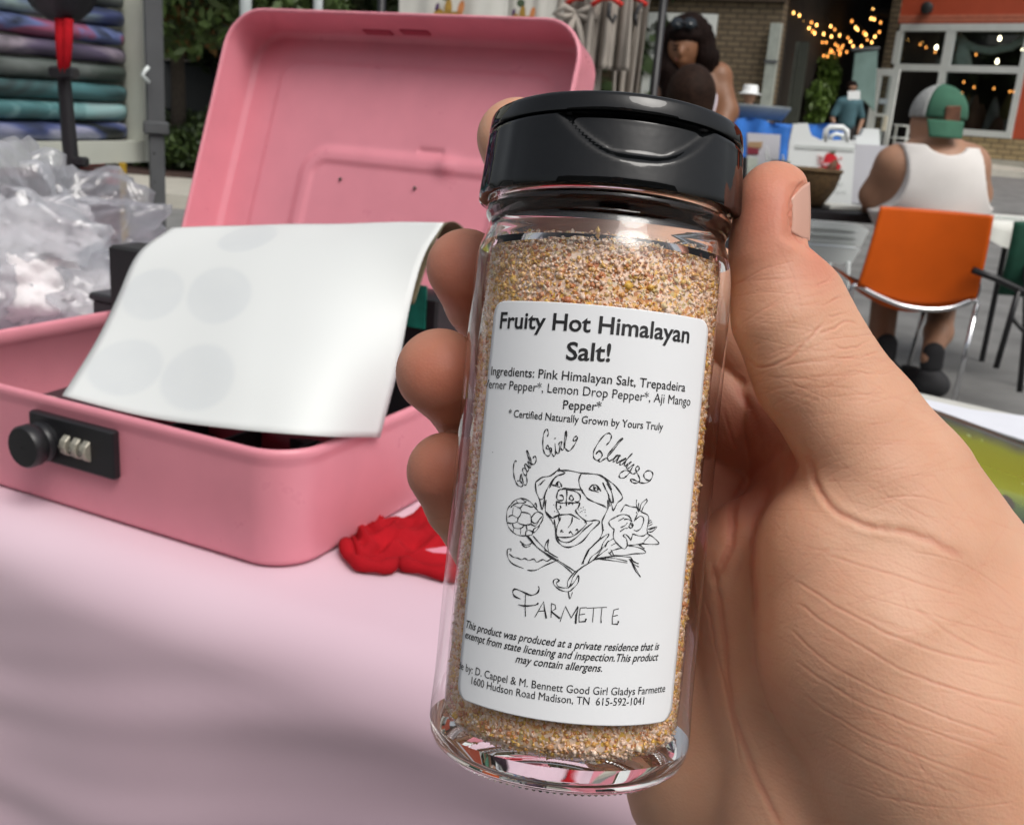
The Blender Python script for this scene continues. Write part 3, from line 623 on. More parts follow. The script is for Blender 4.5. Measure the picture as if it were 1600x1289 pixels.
o = t2.build('coin_tray', mat('dark_pink_tray', (.45,.06,.09), .4, .1, 20), box, angle=50); o.location = (BW-.225,.014,.004)
g = MB()
for k in range(1, 4): g.box((BW-.225+.05*k, .0715, .02), (.0012,.055,.0155))
g.build('tray_divider', M_black, box)
# lock
lk = MB()
def onfront(u, v): p = onpl(u, v, BC, bv); return BM.inverted() @ p
a = onfront(56,641); c_ = onfront(190,745); b2 = onfront(190,671)
x0, x1, z0, z1 = a.x, c_.x, c_.z-.001, a.z+.0015
lk.box(((x0+x1)/2, -.003, (z0+z1)/2), ((x1-x0)/2, .0032, (z1-z0)/2), ch=.0012); lo = lk.build('combination_lock', M_black, box, angle=40)
kc = onfront(68,686); g = MB(); g.T = Matrix.Translation((kc.x+.0085,-.006,kc.z+.002)) @ Matrix.Rotation(math.radians(90), 4, 'X')
g.lathe([(0,.0130),(.003,.0130),(.004,.0115),(.006,.011),(.007,.0128),(.009,.0136),(.0155,.0136),(.017,.0125),(.0172,.0005)], 36); g.build('lock_knob', M_black, lo, angle=45)
mdl = mat('brass_dial', (.42,.40,.33), .35, .15, 200, metal=.5)
for u_, in ((119,),(135,),(150,)):
    q = onfront(u_, 697+(u_-135)*.3); g = MB(); g.T = Matrix.Translation((q.x-.0005,-.0045,q.z)) @ Matrix.Rotation(math.radians(90), 4, 'Y')
    g.lathe([(-.0026,.0005),(-.0026,.0062),(-.0020,.0070),(.0020,.0070),(.0026,.0062),(.0026,.0005)], 10)
    g.build('number_wheel', mdl, lo)
    V, Fc = textmesh('0' if u_ == 150 else '1' if u_ == 119 else '2'); g = MB(); g.add([(q.x-.0022+v[0]*.006, -.0120, q.z-.002+v[1]*.006) for v in V], Fc); g.build('dial_digit', M_ink, lo)
# lid
la = math.radians(70.5); lw_ = bv*math.cos(la)+bz*math.sin(la); ln = -(bv*math.sin(la)-bz*math.cos(la))    # ln: towards the viewer (inside of the lid)
LM = Matrix((-bu, lw_, ln)).transposed().to_4x4(); LD = .048
LM.translation = BC + bu*BW + bv*(BD-.002) + bz*(BH+.001) - ln*LD
lid = bpy.data.objects.new('lid', None)
LH = .284
lid_me = MB(); prof = [(.006,0),(.003,.0006),(.001,.003),(0,.006),(0,LD-.008),(-.0008,LD-.006),(-.0012,LD-.003),(-.0004,LD-.0005),(.001,LD),(.0022,LD-.001),(.0026,LD-.004),(.0020,.008),(.0035,.004),(.008,.0022)]
lid_me = sweep(BW, LH, .036, prof, 8, True, False); lido = lid_me.build('lid', M_pinkp, box, angle=60)
lido.matrix_local = BM.inverted() @ LM
LI = LM.inverted(); Lp0 = LM @ Vector((0,0,.0022))
def onlid(u, v): return LI @ onpl(u, v, Lp0, ln)
def sdr(x, y, cx, cy, hx, hy, r):
    qx, qy = abs(x-cx)-hx+r, abs(y-cy)-hy+r; return math.hypot(max(qx,0), max(qy,0))+min(max(qx,qy),0)-r
h0, h1 = onlid(480,225), onlid(770,440); hc = ((h0.x+h1.x)/2, (h0.y+h1.y)/2); hh = (abs(h1.x-h0.x)/2, abs(h0.y-h1.y)/2)
ss = lambda x: 0 if x < 0 else 1 if x > 1 else x*x*(3-2*x)
g = MB(); NX, NY = 190, 150
def pan(i, j):
    x = .0078+(BW-.0156)*i; y = .0078+(LH-.0156)*j
    # round the corners to meet the shell
    r = .0285; cx = min(max(x, .0078+r), BW-.0078-r); cy = min(max(y, .0078+r), LH-.0078-r); dx, dy = x-cx, y-cy; l = math.hypot(dx, dy)
    if l > 0 and abs(dx) > 0 and abs(dy) > 0:
        m = max(abs(dx), abs(dy))/l; x, y = cx+dx*m, cy+dy*m
    d = sdr(x, y, hc[0], hc[1], hh[0], hh[1], .030); z = .0022+.0032*ss(-d/.012+.3)-.0022*ss(-(d+.012)/.007)
    d2 = sdr(x, y, BW/2, LH/2, BW/2-.035, LH/2-.028, .02); z += .0014*ss(-d2/.006)
    q = onl_b; z += .0035*math.exp(-((x-q.x)**2+(y-q.y)**2)/.010**2)
    z -= .0018*math.exp(-((y-q.y-.012)/.003)**2)*ss((x-q.x+.035)/.004)*ss((q.x-.005-x)/.004)
    return (x, y, z)
onl_b = onlid(700,262)
g.grid(NX, NY, pan); lp = g.build('lid_panel', M_pinkp, lido, True)
mrv = mat('rivet_metal', (.12,.12,.10), .4, .2, 50, metal=.6)
for uv in ((535,282),(651,296)):
    q = onlid(*uv); g = MB(); g.T = Matrix.Translation((q.x, q.y, .0055)); g.lathe([(0,.0016),(.0012,.0014),(.0018,.0006),(.0019,.0001)], 12); g.build('rivet', mrv, lido, True)
# catch slots in the lid's front wall (top wall in view)
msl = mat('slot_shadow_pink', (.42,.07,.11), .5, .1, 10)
LPt = LM @ Vector((0, LH-.0026, 0)); 
for uu in ((563,604),(621,663)):
    qs = [LI @ onpl(u, v, LPt, lw_) for u, v in ((uu[0],44),(uu[1],45),(uu[1]-2,58),(uu[0],56))]
    xa, xb = qs[0].x, qs[1].x; za, zb = min(q.z for q in qs), max(q.z for q in qs)
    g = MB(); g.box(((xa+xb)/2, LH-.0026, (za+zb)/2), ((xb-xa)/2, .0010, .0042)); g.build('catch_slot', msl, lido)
# ---- sticker sheets in the box
mpp, t, b = newmat('sticker_sheet'); b.inputs['Roughness'].default_value = .55
uvn = nd(t, 'ShaderNodeUVMap'); sp = nd(t, 'ShaderNodeSeparateXYZ'); t.links.new(uvn.outputs[0], sp.inputs[0])
prev = None
def mth(op, a, b_=None, c=None):
    n = nd(t, 'ShaderNodeMath', operation=op)
    for i, x in enumerate((a, b_, c)):
        if x is None: continue
        if isinstance(x, (int, float)): n.inputs[i].default_value = x
        else: t.links.new(x, n.inputs[i])
    return n.outputs[0]
for cx, cy, rr in ((.120,.185,.112),(.335,.18,.115),(.115,.53,.110),(.335,.53,.113),(.36,.875,.105)):
    dx = mth('SUBTRACT', sp.outputs[0], cx); dy = mth('MULTIPLY', mth('SUBTRACT', sp.outputs[1], cy), .80)
    d = mth('SQRT', mth('ADD', mth('MULTIPLY', dx, dx), mth('MULTIPLY', dy, dy))); m = mth('MULTIPLY_ADD', d, -60.0, 60*rr); m = mth('MINIMUM', mth('MAXIMUM', m, 0.0), 1.0)
    prev = m if prev is None else mth('MAXIMUM', prev, m)
nn = nd(t, 'ShaderNodeTexNoise', Scale=9.0, Detail=4.0); t.links.new(uvn.outputs[0], nn.inputs['Vector'])
fac = mth('MULTIPLY', prev, mth('MULTIPLY_ADD', nn.outputs['Fac'], .9, .45)); r = ramp(t, [(0,(.72,.745,.735)),(1,(.655,.685,.69))], fac); t.links.new(r.outputs[0], b.inputs['Base Color'])
Bi = BM.inverted()
def bpt(u, v, bvv): return onpl(u, v, BC+bv*bvv, bv)
ctl = [[bpt(97,618,.004), bpt(235,652,.004), bpt(385,672,.006), bpt(500,681,.024), bpt(594,684,.085)],
       [bpt(143,545,.045), bpt(275,560,.045), bpt(400,565,.045), bpt(520,572,.060), bpt(622,575,.110)],
       [bpt(183,465,.095), bpt(300,470,.095), bpt(420,472,.095), bpt(530,476,.105), bpt(640,480,.130)],
       [bpt(215,397,.135), bpt(320,395,.140), bpt(430,395,.140), bpt(545,395,.145), bpt(662,400,.150)],
       [bpt(268,356,.170), bpt(360,353,.180), bpt(470,350,.180), bpt(585,348,.178), bpt(693,348,.168)]]
def cr1(p, x):
    n = len(p)-1; x = x*n; i = min(int(x), n-1); f = x-i; a = p[max(i-1,0)]; b_ = p[i]; c = p[i+1]; d = p[min(i+2,n)]
    if i == 0: a = b_*2-c
    if i == n-1: d = c*2-b_
    return .5*((2*b_)+(-a+c)*f+(2*a-5*b_+4*c-d)*f*f+(-a+3*b_-3*c+d)*f**3)
g = MB(); NI = NJ = 41
def pap(i, j):
    rr = [cr1(row, i) for row in ctl]; p = cr1(rr, j)
    return p+Vector((0,-.0012,.0008))*noise.noise(Vector((i*4, j*4, 7)))
g.grid(NI, NJ, pap); ps = g.build('sticker_sheet', mpp, None, True)
uvl = ps.data.uv_layers.new(name='UVMap'); 
for lp_ in ps.data.loops: vi = lp_.vertex_index; uvl.data[lp_.index].uv = ((vi%NI)/(NI-1), (vi//NI)/(NJ-1))
md = ps.modifiers.new('t', 'SOLIDIFY'); md.thickness = .0004
tag(ps, 'white sheet with faint round stickers showing through, propped in the open pink box', 'sticker sheet')
# second sheet behind it, its olive-brown printed side curling over at the right
mol = mat('olive_backing', (.17,.15,.085), .5, .1, 20)
g = MB()
def pap2(i, j):
    a = bpt(640+10*i, 470, .10) ; 
    rr = [bpt(635+12*i, 478-4*i, .150), bpt(650+22*i, 405-6*i, .172), bpt(662+34*i, 358-8*i, .186), bpt(672+50*i, 354+0*i, .196), bpt(680+60*i, 372+20*i, .200)]
    return cr1(rr, j)
g.grid(20, 30, pap2); p2_ = g.build('curled_sheet', mol, None, True); md = p2_.modifiers.new('t', 'SOLIDIFY'); md.thickness = .0004
tag(p2_, 'curled sheet with olive brown back peeping out at the right of the white sheet', 'sheet')
# black card case standing in the box behind the sheet
bl = Bi @ bpt(183,385,.215); br = Bi @ bpt(700,385,.215)
g = MB(); zt = bl.z; g.box(((bl.x+br.x)/2, .222, (zt+.004)/2+.002), ((br.x-bl.x)/2, .018, (zt-.004)/2), ch=.002)
cc_ = thing('card_case', 'black case standing in the pink box behind the white sheet', 'case'); cc_.matrix_world = BM; g.build('case_body', M_black, cc_, angle=40)
g = MB(); q = Bi @ bpt(640,470,.20); g.box((q.x, .2035, q.z-.004), (.012,.0006,.016)); g.build('teal_sticker', mat('teal_print', (.01,.16,.12), .4, .3, 80), cc_)
# cable and bits lying in the box near the left
g = MB(); q0 = Bi @ bpt(80,612,.03); pts = [(.03,.05,.012),(.045,.035,.03),(.06,.03,.045),(.085,.033,.055),(.12,.05,.05),(.16,.08,.02)]
g.tube(smooth([Vector(p) for p in pts]) if False else [Vector(p) for p in pts], .0022, 8); o = g.build('cream_cable', mat('cream_cord', (.55,.52,.44), .5), None, True); o.matrix_world = BM
tag(o, 'cream cord looped inside the pink box at its left end', 'cord')
g = MB(); g.box((.11,.11,.012), (.09,.085,.008), Matrix.Rotation(.1, 3, 'Z'), ch=.002); g.box((.25,.19,.02), (.08,.06,.015), Matrix.Rotation(-.15, 3, 'Z'), ch=.003)
o = g.build('dark_notebook', mat('dark_cover', (.05,.04,.045), .5, .4, 15), None, angle=40); o.matrix_world = BM; tag(o, 'dark notebook lying on the floor of the pink box', 'notebook')

# ---- red cloth pouch on the table, right of the box
def redp(i, j):
    pts = [((538,862),(548,838),(572,826)), ((560,895),(590,858),(625,822)), ((618,893),(650,850),(690,795)), ((690,903),(740,850),(800,790)), ((800,915),(860,850),(900,780))]
    rr = [cr1([GZ(u, v-12, TZ+.003) for u, v in row], j) for row in pts]; p = cr1(rr, i)
    h = .007*math.sin(math.pi*min(1,max(0,j)))**.6*min(1, i*6) - .006*abs(math.sin(j*13+i*9))**.5*math.exp(-i*2.6) +.006*math.exp(-i*3) + .0035*noise.noise(Vector((i*10, j*5, 2)))*2
    edge = min(i, j, 1-j)*14
    p.z += max(.0, h*min(1, edge)) ; return p
g = MB(); g.grid(70, 40, redp); o = g.build('pouch_body', M_red, None, True)
rp_ = thing('red_pouch', 'crumpled bright red cloth pouch lying on the pale pink cloth right of the cash box', 'pouch')
o.parent = rp_
g = MB(); hem = [GZ(u, v-10, TZ+.007) for u, v in ((540,858),(548,880),(568,892),(600,896),(622,888),(640,893),(690,905),(760,914))]
g.tube([cr1(hem, k/30) for k in range(31)], [.0042+.0008*math.sin(k) for k in range(31)], 10); g.build('hem', M_red, rp_, True)
for uvs in []+0*[((566,868),(590,880),(614,876)),((575,852),(600,866),(628,870)),((600,842),(622,856),(650,862)),((590,888),(612,872),(632,878))]:
    g = MB(); pp = [GZ(u, v, TZ+.013) for u, v in uvs]; g.tube([cr1(pp, k/10) for k in range(11)], [.0012+.0035*math.sin(math.pi*k/10) for k in range(11)], 8); g.build('fold', M_red, rp_, True)
mwp = mat('pink_print', (.70,.25,.33), .7)
g = MB(); g.add([GZ(u, v, TZ+.0205) for u, v in ((664,858),(700,853),(715,866),(676,863))], [(0,1,2,3)]); g.build('white_patch', mwp, rp_)

# ---- plastic bag of wrapped goods on the table behind the box
mfilm = bpy.data.materials.new('clear_film'); mfilm.use_nodes = True; t = mfilm.node_tree; t.nodes.clear()
lw = nd(t, 'ShaderNodeLayerWeight', Blend=.5); tr = nd(t, 'ShaderNodeBsdfTransparent', Color=(.93,.94,.95,1)); gl = nd(t, 'ShaderNodeBsdfGlossy', Roughness=.22); cof = nd(t, 'ShaderNodeTexCoord'); nf = nd(t, 'ShaderNodeTexNoise', Scale=16.0, Detail=3.0, Distortion=1.5); t.links.new(cof.outputs['Object'], nf.inputs['Vector']); bf = nd(t, 'ShaderNodeBump', Strength=1.0, Distance=.012); t.links.new(nf.outputs['Fac'], bf.inputs['Height']); t.links.new(bf.outputs[0], gl.inputs['Normal']); df = nd(t, 'ShaderNodeBsdfTranslucent', Color=(.85,.87,.9,1)); 
m1 = nd(t, 'ShaderNodeMixShader'); m2 = nd(t, 'ShaderNodeMixShader', Fac=.30); oo = nd(t, 'ShaderNodeOutputMaterial')
f1 = nd(t, 'ShaderNodeMath', operation='MULTIPLY_ADD'); f1.inputs[1].default_value = .5; f1.inputs[2].default_value = .10; t.links.new(bf.outputs[0], lw.inputs['Normal']); pw = nd(t, 'ShaderNodeMath', operation='POWER'); pw.inputs[1].default_value = 2.5
t.links.new(lw.outputs['Facing'], pw.inputs[0]); t.links.new(pw.outputs[0], f1.inputs[0]); t.links.new(f1.outputs[0], m1.inputs[0]); t.links.new(tr.outputs[0], m1.inputs[1]); t.links.new(gl.outputs[0], m1.inputs[2])
t.links.new(m1.outputs[0], m2.inputs[1]); t.links.new(df.outputs[0], m2.inputs[2]); t.links.new(m2.outputs[0], oo.inputs[0])
bagc = GZ(60, 520, TZ); bagc = Vector((-.50,.98,TZ))
def lump(name, c, r, amp, sc_, m, parent, seed, n=60, floor=TZ+.004, rid=1):
    g = MB(); V = []
    for j in range(n+1):
        for i in range(2*n):
            th_, ph = math.pi*j/n, 2*math.pi*i/(2*n); d = Vector((math.sin(th_)*math.cos(ph), math.sin(th_)*math.sin(ph), math.cos(th_)))
            q = d*sc_+Vector((seed,0,0)); nv = noise.noise(q)+.5*abs(noise.noise(q*2.3))*2*rid-.3; nv += .3*abs(noise.noise(q*5.1))*(rid > .9)*.3
            p = Vector(c)+Vector((d.x*r[0], d.y*r[1], d.z*r[2]))*(1+amp*nv); p.z = max(p.z, floor); V.append(p)
    Fc = [(j*2*n+i, j*2*n+2*n+i, j*2*n+2*n+(i+1)%(2*n), j*2*n+(i+1)%(2*n)) for j in range(n) for i in range(2*n)]
    g.add(V, Fc); return g.build(name, m, parent, True)
mgz = mat('white_tissue', (.70,.675,.69), .6, .2, 20, 1.0, 22, bdist=.008)
bagt = thing('plastic_bag', 'crumpled clear plastic bag behind the pink box at the left edge', 'plastic bag', (0,0,0))
bq = WY(60, 400, 1.12)
lump('bag_film', (bq.x-.04, bq.y, TZ+.070), (.180,.14,.112), .34, 2.5, mfilm, bagt, 5)
lump('bag_film', (bq.x+.10, bq.y-.06, TZ+.040), (.085,.07,.06), .32, 2.6, mfilm, bagt, 9, rid=.5)
for k, (dx, dy, dz, r) in enumerate([(-.15,-.05,.04,.085),(-.06,-.06,.045,.085),(.03,-.06,.04,.075),(.085,-.06,.025,.055),(-.11,.02,.065,.075),(-.02,.02,.07,.07),(-.19,.03,.055,.07),(.13,-.07,.02,.042)]):
    o = lump('wrapped_bundle', (bq.x+dx, bq.y+dy, TZ+dz*1.25+.006), (r*1.1, r*.85, r*.70), .30, 1.5, mgz, None, 20+k*3.7, 40)
    tag(o, ['white bundle at the far left front of the clear plastic bag','white bundle at the front middle of the clear plastic bag','white bundle at the front right of the clear plastic bag','small white bundle by the right end of the plastic bag','white bundle in the upper left of the clear plastic bag','white bundle at the top middle of the clear plastic bag','white bundle at the back left of the clear plastic bag','smallest white bundle, outermost at the right of the bag'][k], 'bundle', 'bundles in the plastic bag')
o = thing('supply_tub', 'small black tub beside the plastic bag, behind the pink box', 'tub'); q = WY(215, 418, .98)
g = MB(); g.box((q.x+.01, q.y, TZ+.035), (.045,.03,.033), RZ, ch=.003); g.build('tub_body', M_black, o, angle=40); g = MB(); g.box((q.x+.01, q.y, TZ+.070), (.047,.032,.004), RZ, ch=.002); g.build('tub_lid', M_black, o, angle=40)

# ---- neighbouring table at the right : papers and a printed mat
nt_ = thing('side_table', 'white topped table at the right edge behind the hand', 'table')
q = GZ(1420,605,TZ); q2 = GZ(1600,645,TZ); e = (q2-q).normalized(); nn_ = Vector((-e.y, e.x, 0)); 
if nn_.y < 0: nn_ = -nn_
def tb(s, d, z): p = q+e*s-nn_*d; p.z = z; return p
g = MB(); c = tb(.46,.33,TZ-.02); g.box(c, (.50,.33,.017), Matrix.Rotation(math.atan2(e.y,e.x),3,'Z'), ch=.004); g.build('tabletop', mat('off_white_top', (.62,.62,.57), .5, .05, 10), nt_)
for a in (-.15,.95):
    for d in (.06,.60): g = MB(); p = tb(a,d,0); g.tube([(p.x,p.y,TZ-.035),(p.x,p.y,0)], .012, 8); g.build('leg', M_steel, nt_)
mpap = mat('white_paper', (.78,.80,.86), .6, .03, 30)
V = [GZ(u, v, TZ+.001) for u, v in ((1410,622),(1452,625),(1520,640),(1620,652),(1700,670),(1760,740),(1640,700),(1590,684),(1515,660),(1440,640),(1380,640))]
o = mesh('paper_sheet', V, [tuple(range(len(V)))[::-1]], mpap); md = o.modifiers.new('t', 'SOLIDIFY'); md.thickness = .0015; tag(o, 'white paper on the table behind the hand, along the back edge', 'paper')
mgm, t, b = newmat('landscape_print'); b.inputs['Roughness'].default_value = .25; b.inputs['Coat Weight'].default_value = .4
uvn = nd(t, 'ShaderNodeUVMap'); sp = nd(t, 'ShaderNodeSeparateXYZ'); t.links.new(uvn.outputs[0], sp.inputs[0]); nz = nd(t, 'ShaderNodeTexNoise', Scale=14.0, Detail=6.0); t.links.new(uvn.outputs[0], nz.inputs['Vector'])
f = mth('ADD', sp.outputs[1], mth('MULTIPLY', mth('SUBTRACT', nz.outputs['Fac'], .5), .07))
r = ramp(t, [(.0,(.035,.040,.042)),(.02,(.045,.055,.055)),(.05,(.05,.10,.045)),(.11,(.22,.29,.006)),(.42,(.28,.34,.008)),(.52,(.07,.12,.015)),(.60,(.020,.035,.010)),(1,(.010,.006,.005))], f)
vo = nd(t, 'ShaderNodeTexVoronoi', Scale=9.0); t.links.new(uvn.outputs[0], vo.inputs['Vector']); sp2 = mth('LESS_THAN', vo.outputs['Distance'], .09)
mx = nd(t, 'ShaderNodeMix', data_type='RGBA'); t.links.new(mth('MULTIPLY', sp2, .6), mx.inputs['Factor']); t.links.new(r.outputs[0], mx.inputs[6]); mx.inputs[7].default_value = (.45,.55,.2,1)
dx = mth('SUBTRACT', sp.outputs[0], .385); dy = mth('MULTIPLY', mth('SUBTRACT', sp.outputs[1], .49), .6); d = mth('SQRT', mth('ADD', mth('MULTIPLY', dx, dx), mth('MULTIPLY', dy, dy))); sp3 = mth('LESS_THAN', mth('ADD', d, mth('MULTIPLY', nz.outputs['Fac'], .02)), .035)
mx2 = nd(t, 'ShaderNodeMix', data_type='RGBA'); t.links.new(sp3, mx2.inputs['Factor']); t.links.new(mx.outputs[2], mx2.inputs[6]); mx2.inputs[7].default_value = (.06,.04,.015,1); t.links.new(mx2.outputs[2], b.inputs['Base Color'])
g = MB()
def matf(i, j):
    a = GZ(1400+330*i, 622+105*i+25*i*i, TZ+.004); b_ = GZ(1480+420*i, 905+60*i, TZ+.004); p = a.lerp(b_, 1-(1-j)**1.0); 
    p = GZ((1400+330*i)*(1-j)+(1440+460*i)*j, (622+105*i+25*i*i)*(1-j)+(930+60*i)*j, TZ+.004); p.z += .010*math.sin(j*math.pi)*math.sin(min(1, j*2)*1.57); return p
g.grid(30, 40, matf); o = g.build('printed_mat', mgm, None, True); uvl = o.data.uv_layers.new(name='UVMap')
for l in o.data.loops: uvl.data[l.index].uv = ((l.vertex_index%30)/29, (l.vertex_index//30)/39)
md = o.modifiers.new('t', 'SOLIDIFY'); md.thickness = .0015
tag(o, 'glossy printed mat with lime green band on the table right of the hand', 'mat')

# ================================================================== THE STREET BEHIND
GP = lambda p: Vector((p.x, p.y, gsl(p.x, p.y)))
def quadbox(name, pts, thick, m, parent=None, axis=Vector((0,1,0)), lab_=None):
    """slab from four front corners, thickened away along axis"""
    g = MB(); n = len(pts); V = [Vector(p) for p in pts]+[Vector(p)+axis*thick for p in pts]
    g.add(V, [tuple(range(n)), tuple(range(2*n-1, n-1, -1))]+[(i, i+n, (i+1)%n+n, (i+1)%n) for i in range(n)]); return g.build(name, m, parent)
def vpole(name, m, u, v, Y, r, parent=None, z0=None, z1=3.0, n=14, sq=False):
    p = WY(u, v, Y); z0 = gsl(p.x, p.y) if z0 is None else z0; g = MB()
    if sq: g.box((p.x, p.y, (z0+z1)/2), (r, r, (z1-z0)/2), ch=r*.25)
    else: g.tube([(p.x, p.y, z0), (p.x, p.y, z1)], r, n)
    return g.build(name, m, parent, angle=40)

# canopy pole
cp = thing('canopy_pole', 'grey steel canopy pole with sliding collar between the shirt display and the pink lid', 'pole')
Yp = 2.7; p = WY(243, 170, Yp); pz = WY(243, 200, Yp).z
for nm, r, z0, z1 in (('lower_tube', .0195, 0, pz), ('upper_tube', .0225, pz, 2.6)):
    g = MB(); g.box((p.x, p.y, (z0+z1)/2), (r, r, (z1-z0)/2), Matrix.Rotation(.35, 3, 'Z'), ch=r*.2); g.build(nm, M_steel, cp, angle=40)
g = MB(); g.box((p.x, p.y, pz), (.031,.031,.016), Matrix.Rotation(.35,3,'Z'), ch=.004); g.build('collar', M_steel, cp, angle=40)
g = MB(); g.box((p.x, p.y, .006), (.06,.06,.006)); g.build('foot_plate', M_steel, cp)
for vv in (240, 285): q = WY(240, vv, Yp-.021); g = MB(); g.tube([q, q+Vector((0,.01,0))], .004, 8); g.build('peg_hole', M_ink, cp)
q = WY(224, 118, Yp-.06); cl = MB(); mcl2 = mat('clear_clip', (.65,.70,.69), .25, .1, 20)
cl.tube([WY(232,105,Yp-.05), WY(222,117,Yp-.06), WY(233,130,Yp-.05)], .0055, 8); o = cl.build('clip', mcl2, None, True); tag(o, 'small pale angled clip on the canopy pole', 'clip')

# shirt display: tall white board with folded tie-dye shirts
Ya, Yb = 2.25, 2.75
def FR(u, v): return onpl(u, v, FA, Fn)
FA = WY(0, 262, Ya); FB = WY(225, 250, Yb); fe = Vector((FB.x-FA.x, FB.y-FA.y, 0)).normalized(); Fn = Vector((-fe.y, fe.x, 0))
mboard = mat('cream_board', (.52,.54,.47), .7, .06, 8, .3, 60)
sdp = thing('shirt_display', 'cream framed display rack of folded tie dye shirts at the left edge', 'display rack')
def fbox(name, u0, v0, u1, v1, d0, d1, m, parent, ch=0, vref=None):
    a, b_ = FR(u0, v1), FR(u1, v1); s0, s1 = (a-FA).dot(fe), (b_-FA).dot(fe); zt = FR((u0+u1)/2, v0).z; zb = FR((u0+u1)/2, v1).z
    c = FA+fe*((s0+s1)/2)+Fn*((d0+d1)/2); g = MB(); g.box((c.x, c.y, (zt+zb)/2), (abs(s1-s0)/2, abs(d1-d0)/2, abs(zt-zb)/2), Matrix.Rotation(math.atan2(fe.y, fe.x), 3, 'Z'), ch=ch); return g.build(name, m, parent, angle=40)
zb_ = FR(100, 258).z; zt_ = 1.75; L0, L1 = -.75, (FR(226,200)-FA).dot(fe); Lr = (FR(218,200)-FA).dot(fe)
RF = Matrix.Rotation(math.atan2(fe.y, fe.x), 3, 'Z')
def fb(name, s0, s1, z0, z1, d0, d1, m, parent, ch=0):
    c = FA+fe*((s0+s1)/2)+Fn*((d0+d1)/2); g = MB(); g.box((c.x, c.y, (z0+z1)/2), ((s1-s0)/2, (d1-d0)/2, (z1-z0)/2), RF, ch=ch); return g.build(name, m, parent, angle=40)
fb('back_panel', L0, L1, zb_, zt_, .12, .13, mboard, sdp); fb('right_border', Lr+.004, L1, zb_, zt_, -.012, .12, mboard, sdp)
zs = FR(100, 222).z; fb('bottom_border', L0, Lr+.002, zb_, zs, -.010, .12, mboard, sdp); fb('left_border', L0-.05, L0-.002, zb_, zt_, -.012, .12, mboard, sdp)
for s in (L0+.1, L1-.05): fb('post', s-.015, s+.015, 0, zb_-.002, .04, .07, mboard, sdp)
def tiedye(name, stops, seed, fq):
    m, t, b = newmat(name); b.inputs['Roughness'].default_value = .55; co = nd(t, 'ShaderNodeTexCoord'); mp = nd(t, 'ShaderNodeMapping'); mp.inputs['Location'].default_value = (seed, seed*.7, 0); mp.inputs['Scale'].default_value = (fq, fq, fq*3.2)
    n = nd(t, 'ShaderNodeTexNoise', Scale=3.0, Detail=3.0, Distortion=1.2); t.links.new(co.outputs['Object'], mp.inputs[0]); t.links.new(mp.outputs[0], n.inputs['Vector']); r = ramp(t, stops, n.outputs['Fac']); t.links.new(r.outputs[0], b.inputs['Base Color']); return m
dk = (.010,.013,.014); tl = (.06,.17,.18); lt = (.27,.36,.36); pu = (.09,.07,.12); bl_ = (.06,.08,.20); pk = (.28,.07,.13); gn = (.04,.055,.045)
TD = [tiedye('tie_dye_blue', [(.35,dk),(.5,bl_),(.62,lt),(.75,dk)], 1, 1), tiedye('tie_dye_pink', [(.38,dk),(.5,(.12,.16,.34)),(.58,pk),(.7,pu)], 5, 1.2), tiedye('tie_dye_purple', [(.3,dk),(.5,pu),(.6,(.28,.24,.28)),(.75,dk)], 9, .9),
      tiedye('charcoal_dye', [(.4,gn),(.6,(.14,.16,.15)),(.8,dk)], 13, .8), tiedye('tie_dye_teal', [(.3,(.03,.05,.05)),(.45,tl),(.58,lt),(.68,tl)], 17, .8), tiedye('tie_dye_aqua', [(.3,(.06,.12,.12)),(.48,tl),(.56,(.24,.42,.42)),(.7,lt)], 22, 1),
      tiedye('tie_dye_violet', [(.35,dk),(.47,bl_),(.55,(.32,.33,.44)),(.68,pu),(.8,dk)], 27, .8)]
yb = [222, 190, 158, 126, 93, 62, 30, -2, -34, -66]; ordr = [6, 5, 4, 3, 2, 1, 0, 3, 2]
labs = ['violet and grey', 'aqua and white', 'teal and white', 'charcoal', 'dusky purple', 'pink and blue', 'dark blue', 'dark charcoal', 'purple']; posn = ['lowest', 'second from the bottom', 'third from the bottom', 'fourth from the bottom', 'fifth from the bottom', 'sixth from the bottom', 'seventh from the bottom', 'topmost in view of the display', 'above view']
for k in range(8):
    z0, z1 = FR(100, yb[k]).z, FR(100, yb[k+1]).z; g = MB(); hz = (z1-z0)/2
    def sh(i, j, hz=hz, z0=z0, k=k):
        a = (j-.5)*math.pi*1.0; ss_ = L0+.01+(Lr-L0-.014)*i; ed = min(1, min(i, 1-i)*30); r = .055*(abs(math.cos(a))**.45)
        nq = noise.noise(Vector((ss_*9, j*2, k*5)))*.006
        p = FA+fe*ss_+Fn*(.062-(r+nq)*(.55+.45*ed)); p.z = z0+hz+hz*math.sin(a)*.97*(.86+.14*ed)+noise.noise(Vector((ss_*7, k*3, 1)))*.003; return p
    g.grid(50, 14, sh); o = g.build('folded_shirt', TD[ordr[k]], None, True); md = o.modifiers.new('t', 'SOLIDIFY'); md.thickness = .004; md.offset = -1
    tag(o, f'folded {labs[k]} tie dye shirt, {posn[k]}', 'shirt', 'folded tie dye shirts')

